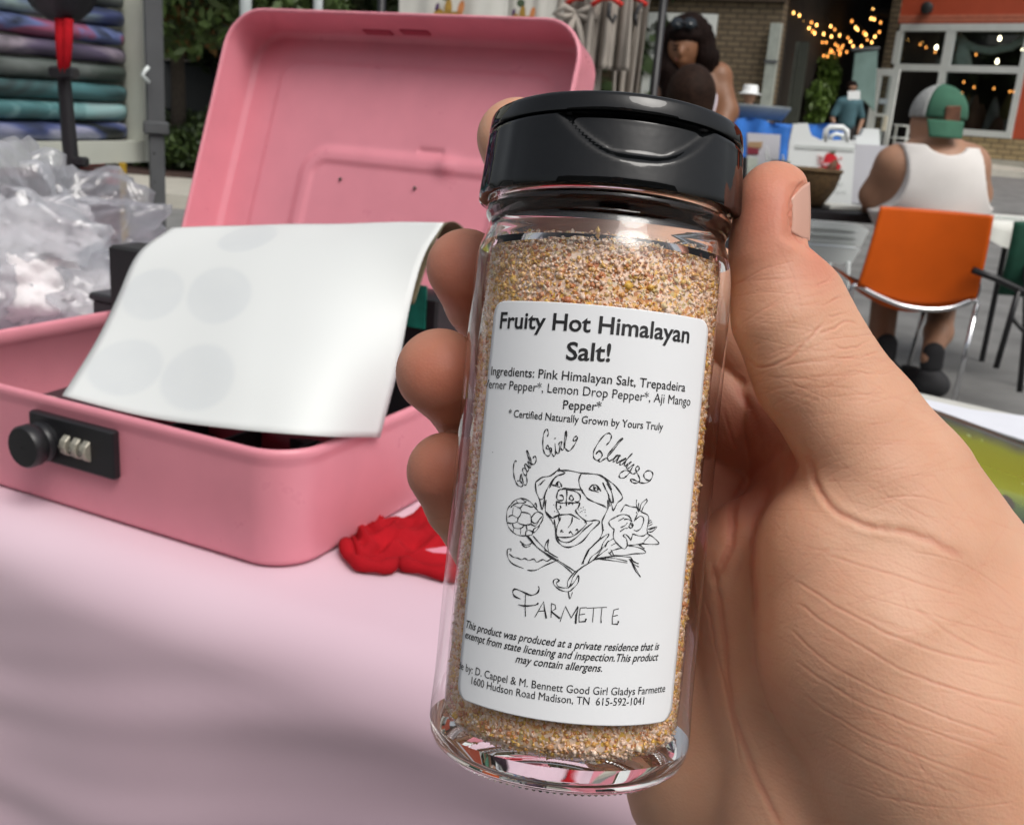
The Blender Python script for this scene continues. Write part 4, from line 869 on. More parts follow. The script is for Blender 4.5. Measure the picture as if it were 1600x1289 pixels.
# lamp stand / tripod pole with red straps and black hood
st = thing('tripod_stand', 'black pole stand with red straps and a black hood, in front of the folded shirts', 'stand')
Ys = 1.75; a_ = WY(100, 125, Ys); b_ = WY(113, 272, Ys); g = MB(); g.tube([b_+(b_-a_)*.25, b_, a_, a_+(a_-b_)*.15], [.013,.013,.011,.010], 12); g.build('pole', M_black, st, True)
g = MB(); g.box(WY(112, 274, Ys), (.045,.03,.008), ch=.003); g.tube([WY(112,276,Ys), WY(112,276,Ys)-Vector((0,0,.62))], .014, 10); g.build('base_bracket', M_black, st, angle=40)
g = MB(); g.box(WY(125, 253, Ys), (.012,.012,.008), ch=.003); g.build('clamp', M_black, st, angle=40)
for uu, lean in ((93, 4), (107, -4)):
    g = MB(); g.tube([WY(uu, 30, Ys-.02), WY(uu+lean*.3, 75, Ys-.022), WY(uu+lean, 116, Ys-.02)], [.008,.0075,.006], 8); g.build('red_strap', M_red, st, True)
g = MB(); g.box(WY(100, 114, Ys-.01), (.020,.016,.009), ch=.003); g.build('buckle', M_black, st, angle=40)
hp = WY(96, -6, Ys); g = MB(); g.T = Matrix.Translation((hp.x, hp.y, WY(96, 36, Ys).z))
g.lathe([(0,.010),(.005,.025),(.02,.042),(.05,.060),(.12,.080),(.2,.085),(.21,.01)], 24, fn=lambda a, z, r: r*(1+.08*math.sin(5*a+z*20)+.05*math.sin(9*a))); g.build('hood', mat('black_nylon', (.008,.009,.012), .55, .3, 30), st, True)
# red table behind
rt = thing('red_table', 'low table with red cloth and yellow corner below the shirt display', 'table')
Yr = 2.62; a_ = WY(-60, 262, Yr); b_ = WY(188, 254, Yr); zt = b_.z; g = MB(); g.box(((a_.x+b_.x)/2-.06, Yr+.10, zt-.012), ((b_.x-a_.x)/2-.06, .10, .012)); g.build('tabletop', M_red, rt)
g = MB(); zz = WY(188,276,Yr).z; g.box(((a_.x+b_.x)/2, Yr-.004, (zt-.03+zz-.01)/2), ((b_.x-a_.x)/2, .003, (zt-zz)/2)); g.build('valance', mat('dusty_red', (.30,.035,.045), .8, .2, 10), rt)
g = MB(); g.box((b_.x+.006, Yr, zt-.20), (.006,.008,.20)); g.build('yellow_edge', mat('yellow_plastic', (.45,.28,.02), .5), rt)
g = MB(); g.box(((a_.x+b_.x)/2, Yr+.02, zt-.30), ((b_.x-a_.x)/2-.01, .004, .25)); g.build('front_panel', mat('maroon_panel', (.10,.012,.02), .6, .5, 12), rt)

# ---------------------------------------------------------------- kerb, pavement, planting bed
kp = GZ(180, 322, 0); 
def strip(name, x0, x1, y0, y1, zo, m, h=.12, curb=True):
    g = MB(); N = 30; V = []; 
    def f(i, j, a): x = x0+(x1-x0)*i; y = y0+(y1-y0)*j; return (x, y, gsl(x, y)+a)
    g.grid(N, 8, lambda i, j: f(i, j, zo)); 
    g.grid(N, 2, lambda i, j: (x0+(x1-x0)*i, y0, gsl(0, y0)+(zo if j else -.05))); return tag(g.build(name, m, None), kind='structure')
strip('pavement', -30, 1.0, 8.9, 10.6, .12, M_conc); strip('pavement', 1.0, 40, 21.2, 24.6, .13, M_conc); strip('mulch_bed', -30, 1.0, 10.61, 15.5, .135, mat('mulch', (.055,.028,.020), .95, .5, 20, 1, 60))
strip('pavement', 5.9, 30, 9.6, 12.6, .12, mat('pale_concrete', (.55,.54,.46), .85, .08, 3))

# ---------------------------------------------------------------- vegetation
mleaf = mat('leaf_green', (.05,.085,.018), .55, .5, 3); mleaf2 = mat('leaf_dark', (.028,.050,.014), .55, .5, 3); mleafo = mat('leaf_olive_orange', (.20,.11,.03), .6, .5, 4); mbark = mat('bark', (.05,.04,.03), .9, .3, 30, .8, 60)
def leaves(cs, n, sz, seed, flat=.5):
    r = np.random.default_rng(seed); V = []; 
    w_ = np.array([c[3]**3 for c in cs]); k = r.choice(len(cs), n, p=w_/w_.sum()); c = np.array([q[:3] for q in cs])[k]; R = np.array([q[3] for q in cs])[k]
    d = r.normal(size=(n, 3)); d /= np.linalg.norm(d, axis=1)[:, None]; p = c+d*(R*r.uniform(.45, 1.05, n)**.6)[:, None]; s = sz*r.uniform(.6, 1.5, n)
    a = r.normal(size=(n, 3)); a /= np.linalg.norm(a, axis=1)[:, None]; b_ = np.cross(a, r.normal(size=(n, 3))); b_ /= np.linalg.norm(b_, axis=1)[:, None]
    q = np.stack([p-a*s[:, None], p+b_*(s*.45)[:, None], p+a*s[:, None], p-b_*(s*.45)[:, None]], 1).reshape(-1, 3); return q, np.arange(4*n).reshape(-1, 4)
def tree(label, x, y, H, crown_z, spread, n, sz, mats, seed, tr=.12, lean=0):
    r = random.Random(seed); z0 = gsl(x, y); t_ = thing('street_tree', label, 'tree', (x, y, z0), 0, 'trees behind the stalls')
    g = MB(); g.tube([(0,0,0),(.02,0,crown_z*.5),(lean,.03,crown_z),(lean*1.5,0,H*.8)], [tr*1.15,tr*.9,tr*.7,tr*.2], 10)
    for k in range(9): a = r.uniform(0, 6.28); z = crown_z*.85+(H-crown_z)*r.uniform(0,.6); g.tube([(lean,0,z),(lean+spread*.35*math.cos(a),spread*.35*math.sin(a),z+.35),(lean+spread*.8*math.cos(a),spread*.8*math.sin(a),z+r.uniform(.2,1.1))], [tr*.4,tr*.25,tr*.06], 6)
    g.build('trunk', mbark, t_, True)
    cs = [(r.uniform(-spread, spread), r.uniform(-spread, spread), r.uniform(crown_z, H), r.uniform(.3,.55)*spread) for _ in range(26)]
    V, Q = leaves(cs, n, sz, seed); o = npmesh('crown', V, Q, mats[0], t_, False)
    for m in mats[1:]: o.data.materials.append(m)
    o.data.polygons.foreach_set('material_index', np.random.default_rng(seed).choice(len(mats), len(Q), p=[.72]+[.28/(len(mats)-1)]*(len(mats)-1) if len(mats) > 1 else None).astype(np.int32)); return t_
q = WY(277, 200, 11.5); tree('small street tree with orange tinged leaves left of the pink lid', q.x, 11.5, 4.2, 1.85, 1.4, 15000, .075, [mleaf, mleaf2, mleafo], 3, .085)
q = WY(330, 100, 16); tree('dark leafy tree above the left corner of the pink lid', q.x+.6, 16, 6.5, 1.9, 2.6, 16000, .12, [mleaf2, mleaf], 5, .14)
q = WY(480, 100, 15); tree('dark leafy tree above the middle of the pink lid', q.x, 15.2, 6.0, 2.0, 2.2, 15000, .11, [mleaf2, mleaf], 8, .14)
q = WY(120, 100, 17); tree('dark leafy tree behind the folded shirt display', q.x, 17.5, 6.5, 1.9, 2.6, 9000, .13, [mleaf2, mleaf], 9, .14)
q = WY(600, 20, 19); tree('tree beyond the white towels', q.x-.4, 20, 6.5, 2.4, 2.4, 9000, .13, [mleaf2, mleaf], 10, .14)
for k, (uu, Y, hgt, rr) in enumerate([(268,11.4,.60,.5),(318,11.6,.68,.5),(365,11.8,.65,.5),(205,11.5,.6,.5),(420,11.9,.65,.5),(150,11.7,.6,.5)]):
    p = WY(uu, 240, Y); z0 = gsl(0, Y); t_ = thing('shrub', ['green shrub just right of the grey canopy pole','green shrub against the left side of the pink lid','green shrub hidden behind the pink lid','green shrub between shirt display and canopy pole','green shrub behind the lid','green shrub behind the shirt display'][k], 'shrub', (p.x, Y, z0+.13), 0, 'clipped shrubs along the bed')
    r = random.Random(k); cs = [(r.uniform(-rr,rr)*.7, r.uniform(-.3,.3), r.uniform(.15,hgt-.18), .22) for _ in range(12)]; V, Q = leaves(cs, 5200, .035, 40+k); o = npmesh('foliage', V, Q, mleaf, t_, False); o.data.materials.append(mleaf2)
    o.data.polygons.foreach_set('material_index', np.random.default_rng(k).choice(2, len(Q), p=[.6,.4]).astype(np.int32)); g = MB(); g.tube([(0,0,-.1),(0,0,.5)], [.03,.015], 6); g.tube([(.05,0,-.1),(.2,0,.45)], [.02,.01], 6); g.build('stem', mbark, t_)
g = MB(); g.grid(30, 12, lambda i, j: (lambda x, z: (x, 24.5+noise.noise(Vector((x*.4, z, 0)))*1.2, z))(-22+24*i, j*7)); 
V, Q = leaves([(-22+k*1.0+random.uniform(-.4,.4), 24+random.uniform(-.8,.8), gsl(0,24)+random.uniform(.5, 6.5), 1.5) for k in range(24) for _ in range(3)], 26000, .20, 77)
tag(npmesh('far_foliage', V, Q, mleaf2, None, False), 'mass of dark foliage far behind the parked cars', 'foliage', kind='stuff')

# ---------------------------------------------------------------- parked cars
def car(label, x, y, rz, paint, L=4.6, W=1.85, H=1.65, suv=True):
    t_ = thing('parked_car', label, 'car', (x, y, gsl(x, y)), rz, 'cars parked beyond the planting bed')
    pr_ = [(-L/2,.45),(-L/2+.05,.85),(-L/2+.35,1.0),(-L/2+1.1,1.08),(L/2-.15,1.12),(L/2,.9),(L/2-.02,.45),(L/2-.3,.30),(-L/2+.3,.30)]
    rf = [(-L/2+1.05,1.075),(-L/2+1.75,H-.06),(-L/2+2.2,H),(L/2-.9,H-.02),(L/2-.25,1.12)]
    def ext(pts, w0, w1, z0): 
        g = MB(); n = len(pts); V = []
        for sgn in (-1, 1):
            for x_, z in pts: V.append((x_, sgn*(w0 if z < z0 else w1), z))
        g.add(V, [tuple(range(n)), tuple(range(2*n-1, n-1, -1))]+[(i, i+n, (i+1)%n+n, (i+1)%n) for i in range(n)]); return g
    bd = ext(pr_, W/2, W/2-.05, 1.0).build('body', paint, t_, angle=35); bev(bd, .06, 3)
    rfo = ext(rf, W/2-.06, W/2-.17, 1.2).build('roof', paint, bd, angle=35); bev(rfo, .05, 3)
    mgl = mat('dark_car_glass', (.015,.02,.022), .05, .1, 5)
    for sgn in (-1, 1):
        for a, b_ in ((-L/2+1.35,-.35),(-.27,.75),(.83,L/2-.55)):
            g = MB(); ya, yb2 = sgn*(W/2-.052), sgn*(W/2-.150); xa = a+(.45 if a < -1 else 0); g.add([(a,ya,1.14),(b_,ya,1.14),(b_-(.25 if b_ > 1.2 else 0),yb2,H-.12),(xa,yb2,H-.12)], [(0,1,2,3)]); o = g.build('side_window', mgl, rfo); md = o.modifiers.new('t','SOLIDIFY'); md.thickness = .03; md.offset = 0
        for xw in (-L/2+.9, L/2-.85):
            g = MB(); g.T = Matrix.Translation((xw, sgn*(W/2-.02), .33)) @ Matrix.Rotation(math.radians(90), 4, 'X'); g.lathe([(-.11,.2),(-.11,.31),(-.08,.33),(.08,.33),(.11,.31),(.11,.2)], 28, cap0=True, cap1=True); wh = g.build('wheel', mat('tyre', (.02,.02,.02), .85), t_, angle=40)
            g = MB(); g.T = Matrix.Translation((xw, sgn*(W/2+.075), .33)) @ Matrix.Rotation(math.radians(90), 4, 'X'); g.lathe([(-.02,.0005),(-.02,.06),(-.012,.19),(.0,.2),(.012,.2)], 20); g.build('rim', M_chrome, wh, True)
        g = MB(); g.box((0, sgn*(W/2-.03), 1.105), (L/2-.9,.012,.015)); g.build('chrome_trim', M_chrome, bd)
        g = MB(); g.box((-L/2+.12, sgn*(W/2-.3), .85), (.10,.16,.08), ch=.03); g.build('headlight', M_chrome, bd)
    return t_
q = WY(300, 160, 18); car('dark parked car beyond the shrubs, left of the pink lid', q.x+.3, 18, .05, mat('dark_grey_paint', (.04,.05,.055), .25, .1, 2, coat=.5)); q = WY(120, 160, 18.5)
car('grey parked car behind the canopy pole', q.x-.1, 18.4, .03, mat('silver_paint', (.22,.25,.26), .3, .1, 2, coat=.5))
for uu in (384, 496): 
    t_ = thing('lamp_post', ['pale post rising above the left corner of the pink lid','pale post rising above the middle of the pink lid'][uu > 400], 'post'); p = WY(uu, 60, 9.4); g = MB(); g.tube([(p.x,p.y,gsl(0,9.4)+.12),(p.x,p.y,3.4)], .05 if uu < 400 else .04, 10); g.build('shaft', mat('pale_post', (.50,.55,.55), .5), t_, True); g = MB(); g.box((p.x,p.y,gsl(0,9.4)+.14), (.1,.1,.02), ch=.01); g.build('base', M_steel, t_)

# ---------------------------------------------------------------- hanging towels and aprons
mtow = mat('white_towel', (.60,.60,.555), .9, .05, 6, .4, 400, bdist=.0008); mapr = mat('grey_linen', (.36,.325,.285), .9, .10, 6, .4, 300, bdist=.0008)
hr = thing('garment_rail', 'black garment rail holding the white towels and grey aprons', 'rail'); Yh = 3.0
ra, rb = WY(600, -110, Yh), WY(1045, -75, Yh); g = MB(); g.tube([ra, rb], .012, 8); g.build('top_bar', M_black, hr, True); HZ = lambda x: ra.z+(rb.z-ra.z)*(x-ra.x)/(rb.x-ra.x)
for e_ in (ra, rb): g = MB(); g.tube([e_, (e_.x, e_.y+.02, 0)], .011, 8); g.build('upright', M_black, hr, True)
for e_ in (ra, rb): g = MB(); g.tube([(e_.x, e_.y-.25, .02), (e_.x, e_.y+.3, .02)], .014, 8); g.build('foot', M_black, hr, True)
def drape(name, u0, u1, vb, Y, m, parent, amp, fq, seed, taper=0, ztop=None):
    g = MB(); a = WY(u0, 30, Y); b_ = WY(u1, 30, Y); zb0 = WY((u0+u1)/2, vb, Y).z; zt0 = ztop or HZ(a.x)
    def f(i, j):
        x = a.x+(b_.x-a.x)*(.5+(i-.5)*(1+taper*(j-.3))); z = zt0+(zb0-zt0)*j; w_ = math.sin(i*fq+seed)*amp+math.sin(i*fq*2.3+seed*2+j*2)*amp*.4
        return (x, Y+w_*(.25+.75*j)+.004*noise.noise(Vector((i*4, j*6, seed))), z)
    g.grid(50, 24, f); o = g.build(name, m, parent, True); md = o.modifiers.new('t', 'SOLIDIFY'); md.thickness = .003; return o
mprn = [mat('print_ochre', (.34,.20,.03), .8, .3, 60), mat('print_orange', (.50,.19,.06), .8, .2, 60), mat('print_purple', (.09,.04,.12), .8), mat('print_green', (.05,.08,.04), .8), mat('print_brown', (.14,.05,.03), .8)]
def fruit(cx, cy, Y, sc_, parent):
    def el(u, v, ru, rv, mi, rot=0):
        N = 18; g = MB(); V = [WY(cx+sc_*(u+ru*math.cos(2*math.pi*k/N)*math.cos(rot)-rv*math.sin(2*math.pi*k/N)*math.sin(rot)), cy+sc_*(v+ru*math.cos(2*math.pi*k/N)*math.sin(rot)+rv*math.sin(2*math.pi*k/N)*math.cos(rot)), Y) for k in range(N)]
        V2 = [q+Vector((0,.002,0)) for q in V]; g.add(V+V2, [tuple(range(N)), tuple(range(2*N-1, N-1, -1))]+[(i, i+N, (i+1)%N+N, (i+1)%N) for i in range(N)]); g.build('printed_vegetable', mprn[mi], parent)
    el(-14, 14, 9, 12, 0); el(0, 4, 6, 18, 0, .1); el(12, 14, 10, 7, 0, .4); el(20, 2, 5, 13, 1, .25); el(-17, 0, 3, 7, 2, .2); el(2, 18, 8, 5, 3); el(-3, -18, 8, 8, 3); el(18, 19, 8, 3, 4, .3)
for k, (u0, u1, vb, Y, s_) in enumerate([(622,792,175,2.97,.4),(782,880,170,3.03,1.7)]):
    t_ = thing('tea_towel', ['white tea towel with vegetable print hanging left of the second towel','narrower visible white tea towel with vegetable print, next to the grey aprons'][k], 'towel', group='printed towels on the rail')
    drape('towel_cloth', u0, u1, vb, Y, mtow, t_, .010, 14, s_); fruit([700,816][k], [12,20][k], Y-.03, [1,.8][k], t_)
    g = MB(); p = WY((u0+u1)/2, 0, Y); g.tube([(p.x-.10,Y,HZ(p.x)-.01),(p.x+.10,Y,HZ(p.x)-.01)], .006, 6); g.build('hanger', M_red, t_)
for k, (u0, u1, vb, Y, tp) in enumerate([(872,940,160,3.02,.35),(912,985,110,2.96,.1),(962,1012,165,3.05,-.35)]):
    t_ = thing('linen_apron', ['grey linen apron tied in a bow, beside the white towel','shorter grey linen apron in the middle of the three','grey linen apron with a dark tie, nearest the dark haired woman'][k], 'apron', group='grey aprons on the rail')
    drape('apron_cloth', u0, u1, vb, Y, mapr, t_, .028, 13+k*3, k*2.1, tp)
    p = WY((u0+u1)/2, 4, Y-.05)
    g = MB(); g.tube([WY((u0+u1)/2-24, 9, Y-.04), WY((u0+u1)/2-8, -2, Y-.04), WY((u0+u1)/2+8, -2, Y-.04), WY((u0+u1)/2+24, 9, Y-.04)], .007, 8); g.build('hanger', mat('red_plastic', (.60,.03,.02), .35), t_, True)
    g = MB(); c0 = WY((u0+u1)/2-6, 22+6*k, Y-.06)
    if k == 0:
        for sx in (-1, 1): g.tube([c0, c0+Vector((sx*.035,-.01,.016)), c0+Vector((sx*.055,-.01,-.005)), c0+Vector((sx*.03,-.01,-.012)), c0], [.007,.010,.011,.009,.006], 8)
        for sx in (-1, 1): g.tube([c0, c0+Vector((sx*.03,-.012,-.09)), c0+Vector((sx*.06,-.01,-.2))], [.007,.011,.014], 8)
        g.build('bow', mapr, t_, True)
    else:
        g.tube([WY(953+30*(k-1)+20*(k-1), 5, Y-.06), WY(951+40*(k-1), 25, Y-.06), WY(958+36*(k-1), 36+6*(k-1), Y-.06), WY(962+30*(k-1), 24, Y-.06)], .006, 6); g.build('neck_strap', M_ink, t_, True)

# ---------------------------------------------------------------- facades
def brickmat(name, c1, c2, mortar, rz=0):
    m, t, b = newmat(name); b.inputs['Roughness'].default_value = .85; co = nd(t, 'ShaderNodeTexCoord'); mp = nd(t, 'ShaderNodeMapping'); mp.inputs['Rotation'].default_value = (math.radians(90), 0, 0)
    br = nd(t, 'ShaderNodeTexBrick', Scale=1.0); br.inputs['Color1'].default_value = (*c1, 1); br.inputs['Color2'].default_value = (*c2, 1); br.inputs['Mortar'].default_value = (*mortar, 1)
    br.inputs['Brick Width'].default_value = .30; br.inputs['Row Height'].default_value = .11; br.inputs['Mortar Size'].default_value = .016
    t.links.new(co.outputs['Object'], mp.inputs[0]); t.links.new(mp.outputs[0], br.inputs['Vector']); t.links.new(br.outputs['Color'], b.inputs['Base Color'])
    bp = nd(t, 'ShaderNodeBump', Strength=.5, Distance=.01); t.links.new(br.outputs['Fac'], bp.inputs['Height']); bp.invert = True; t.links.new(bp.outputs[0], b.inputs['Normal']); return m
mbr = brickmat('brown_brick', (.165,.125,.075), (.13,.095,.055), (.05,.038,.026)); mbr2 = brickmat('tan_brick', (.50,.38,.20), (.42,.31,.16), (.20,.15,.09))
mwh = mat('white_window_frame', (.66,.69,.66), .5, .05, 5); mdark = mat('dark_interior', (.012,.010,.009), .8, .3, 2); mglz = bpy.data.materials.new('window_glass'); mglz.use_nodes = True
t = mglz.node_tree; t.nodes.clear(); lw = nd(t, 'ShaderNodeLayerWeight', Blend=.25); tr = nd(t, 'ShaderNodeBsdfTransparent', Color=(.8,.83,.83,1)); gl = nd(t, 'ShaderNodeBsdfGlossy', Roughness=.02, Color=(.7,.75,.75,1)); mx = nd(t, 'ShaderNodeMixShader'); oo = nd(t, 'ShaderNodeOutputMaterial')
f1 = nd(t, 'ShaderNodeMath', operation='MULTIPLY_ADD'); f1.inputs[1].default_value = .6; f1.inputs[2].default_value = .03; t.links.new(lw.outputs['Facing'], f1.inputs[0]); t.links.new(f1.outputs[0], mx.inputs[0]); t.links.new(tr.outputs[0], mx.inputs[1]); t.links.new(gl.outputs[0], mx.inputs[2]); t.links.new(mx.outputs[0], oo.inputs[0])
mredf = mat('orange_red_paint', (.52,.085,.035), .6, .06, 2); mglow = emis('warm_bulb', (1,.52,.14), 8.0); mglow2 = emis('white_bulb', (1,.86,.60), 15.0); mdim = emis('amber_bulb', (1,.38,.08), 4.0)
class Facade:
    """frame of a wall through two photograph points at chosen distances"""
    def __init__(s, u0, Y0, u1, Y1, v=150):
        a, b_ = WY(u0, v, Y0), WY(u1, v, Y1); s.o = Vector((a.x, a.y, 0)); s.e = Vector((b_.x-a.x, b_.y-a.y, 0)).normalized(); s.n = Vector((-s.e.y, s.e.x, 0)); s.rz = math.atan2(s.e.y, s.e.x)
    def at(s, u, v, d=0): p = onpl(u, v, s.o+s.n*d, s.n); return ((p-s.o).dot(s.e), p.z)
    def box(s, g, s0, s1, z0, z1, d0, d1, ch=0): g.box((( s0+s1)/2, (d0+d1)/2, (z0+z1)/2), (abs(s1-s0)/2, abs(d1-d0)/2, abs(z1-z0)/2), ch=ch); return g
    def place(s, o): o.location = s.o; o.rotation_euler = (0,0,s.rz); return o
def bx(F, name, m, parent, s0, s1, z0, z1, d0, d1, ch=0): g = MB(); F.box(g, s0, s1, z0, z1, d0, d1, ch); return g.build(name, m, parent)
# storefront (right)
F = Facade(1405, 24.5, 1600, 22.6); zg = gsl(0, 23)
sf = thing('storefront', 'orange red shop front with white framed windows and tan brick base at the right', 'building'); F.place(sf)
(sL1, zTop), (sR1, _) = F.at(1408, 45), F.at(1600, 50); zMid = F.at(1500, 108)[1]; zSill = F.at(1540, 208)[1]; sMul = F.at(1478, 100)[0]; sEnd = F.at(1592, 120)[0]; zBase = zg
bx(F, 'fascia', mredf, sf, sL1-.1, sEnd+9, zTop+.10, zTop+2.6, 0, .3); zf = F.at(1500, 28)[1]
for v_ in (26, 32): zz = F.at(1500, v_)[1]; bx(F, 'fascia_line', mat('pale_orange_line', (.60,.20,.12), .5), sf, sL1-.1, sEnd+9, zz-.03, zz+.03, -.02, .001)
bx(F, 'base_wall', mbr2, sf, sMul-.2, sEnd+9, zg, zSill-.09, -.02, .3); bx(F, 'side_panel', mredf, sf, sEnd+.11, sEnd+3, zSill-.08, zTop+.09, 0, .25)
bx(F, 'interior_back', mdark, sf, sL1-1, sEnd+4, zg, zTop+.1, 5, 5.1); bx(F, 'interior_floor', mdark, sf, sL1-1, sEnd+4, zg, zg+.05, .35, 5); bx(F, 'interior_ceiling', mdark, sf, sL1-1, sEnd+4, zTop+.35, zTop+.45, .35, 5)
bx(F, 'kerb_trim', M_conc, sf, sMul-.2, sEnd+9, zg, zg+.22, -.08, -.021)
wnd = bx(F, 'window_frame', mwh, sf, sL1, sEnd+.1, zTop-.06, zTop+.09, -.05, .08)
bx(F, 'transom', mwh, wnd, sL1, sEnd, zMid-.07, zMid+.07, -.045, .06); bx(F, 'sill', mwh, wnd, sMul-.05, sEnd+.1, zSill-.085, zSill+.05, -.06, .08)
bx(F, 'mullion', mwh, wnd, sL1-.07, sL1+.08, zMid+.071, zTop-.061, -.044, .06); bx(F, 'mullion', mwh, wnd, sMul-.10, sMul+.10, zMid+.071, zTop-.061, -.044, .06); bx(F, 'mullion', mwh, wnd, sMul-.10, sMul+.05, zSill+.051, zMid-.071, -.044, .06)
bx(F, 'mullion', mwh, wnd, sEnd-.02, sEnd+.10, zSill+.051, zTop-.061, -.044, .06); bx(F, 'mullion', mwh, wnd, sL1-.07, sL1+.05, zg+.1, zMid-.071, -.044, .06)
for a, b_, c, d in ((sL1+.081, sMul-.101, zMid+.071, zTop-.061), (sMul+.101, sEnd-.021, zMid+.071, zTop-.061), (sMul+.051, sEnd-.021, zSill+.051, zMid-.071)):
    bx(F, 'pane', mglz, wnd, a, b_, c, d, .0, .01)
# swag of pale fabric and display inside
g = MB(); q0, q1, q2, qq = F.at(1488, 55), F.at(1540, 78), F.at(1600, 52), F.at(1515, 74)
g.tube([(q0[0], .3, q0[1]), (F.at(1500,66)[0], .3, F.at(1500,66)[1]), (qq[0], .3, qq[1]), (q1[0], .3, q1[1]), (F.at(1572,72)[0], .3, F.at(1572,72)[1]), (q2[0], .3, q2[1])], [.10,.07,.08,.08,.08,.10], 8); g.build('fabric_swag', mat('mint_swag', (.42,.52,.46), .8), sf, True)
g = MB(); a = F.at(1484, 60); b_ = F.at(1481, 105); g.tube([(a[0]+.15,.3,a[1]),(b_[0]+.2,.3,b_[1])], [.10,.22], 8); g.build('curtain', mat('mint_swag2', (.45,.55,.49), .8), sf, True)
md_ = [mat('display_olive', (.12,.11,.04), .8, .4, 3), mat('display_brown', (.10,.05,.03), .8, .4, 3), mat('display_grey', (.16,.17,.16), .8, .4, 3)]
rr = random.Random(4)
for k in range(16):
    u_, v_ = rr.uniform(1486, 1585), rr.uniform(150, 203); a = F.at(u_, v_, 1.0); r_ = rr.uniform(.10, .28); zb = zSill-.1
    g = MB(); g.T = Matrix.Translation((a[0], rr.uniform(.5, 1.4), zb)); g.lathe([(0,r_*.6),(.1,r_),( .4*(a[1]-zb),r_*.8),(.75*(a[1]-zb)+.1,r_*.5),(a[1]-zb+.12,r_*.12)], 10, cap0=True, cap1=True); g.build('window_display_piece', md_[k%3], sf, True)
bx(F, 'display_shelf', mdark, sf, sMul, sEnd, zSill-.2, zSill-.1, .3, 1.7)
# wall lamp on the fascia
q = WY(1452, 14, 22.9); t_ = thing('wall_lamp', 'round dark wall lamp on the orange red fascia', 'lamp'); a = F.at(1452, 14); g = MB(); g.T = Matrix.Translation((a[0], -.02, a[1])) @ Matrix.Rotation(math.radians(90), 4, 'X'); g.lathe([(0,.10),(.05,.12),(.14,.13),(.16,.11),(.16,.001)], 20); F.place(t_); g.build('lamp_housing', mat('dark_metal', (.03,.03,.03), .5), t_, True); bx(F, 'backplate', M_steel, t_, a[0]-.08, a[0]+.08, a[1]-.08, a[1]+.08, -.02, -.0)
# brick pillar and open door between passage and shop
pl = thing('brick_pillar', 'narrow brown brick pillar between the dark passage and the shop front', 'pillar'); F.place(pl)
a = F.at(1382, 90)[0]; bx(F, 'pillar_wall', mbr, pl, a, sL1-.08, zg, zTop+5, -.05, .5); bx(F, 'return_wall', mdark, pl, a, a+.2, zg, zTop+5, .501, 14)
t_ = thing('glass_door', 'open white framed glass door in front of the brick pillar', 'door'); F.place(t_)
d0, d1 = F.at(1362, 150, -1.2)[0], F.at(1396, 150, -1.2)[0]; zt_d = F.at(1385, 108, -1.2)[1]
for s0, s1, z0, z1 in ((d0,d0+.16,zg+.1,zt_d),(d1-.09,d1+.05,zg+.1,zt_d),(d0+.161,d1-.091,zt_d-.14,zt_d),(d0+.161,d1-.091,zg+.1,zg+.3)): bx(F, 'door_frame', mwh, t_, s0, s1, z0, z1, -1.22, -1.16)
bx(F, 'door_pane', mglz, t_, d0+.162, d1-.092, zg+.31, zt_d-.141, -1.195, -1.185)
zz = F.at(1370, 180, -1.2)[1]; bx(F, 'push_bar', mwh, t_, d0+.162, d1-.092, zz-.03, zz+.03, -1.23, -1.20); bx(F, 'door_notice', mat('pale_blue_card', (.45,.52,.56), .6), t_, F.at(1374,158,-1.2)[0], F.at(1388,158,-1.2)[0], F.at(1380,163,-1.2)[1], F.at(1380,155,-1.2)[1], -1.21, -1.196)
t_ = thing('menu_board', 'tall cream board standing beside the open glass door', 'board'); F.place(t_); q0, q1 = F.at(1378, 205, -1.6), F.at(1387, 182, -1.6); bx(F, 'board_panel', mat('cream_panel', (.62,.58,.45), .7), t_, q0[0], q1[0], q0[1], q1[1], -1.62, -1.58); bx(F, 'board_post', M_steel, t_, q0[0]+.03, q0[0]+.07, zg, q0[1]-.002, -1.62, -1.58)
t_ = thing('wire_rack', 'white wire plant rack beside the door behind the seated man', 'rack'); F.place(t_); a0, a1 = F.at(1394, 240, -1.4), F.at(1420, 196, -1.4)
for s_ in (a0[0], a1[0]): bx(F, 'post', mwh, t_, s_-.02, s_+.02, zg, a1[1], -1.42, -1.38)
for f_ in (.35,.65,.98): z = zg+(a1[1]-zg)*f_; bx(F, 'shelf', mwh, t_, a0[0]+.021, a1[0]-.021, z-.015, z+.015, -1.6, -1.2)
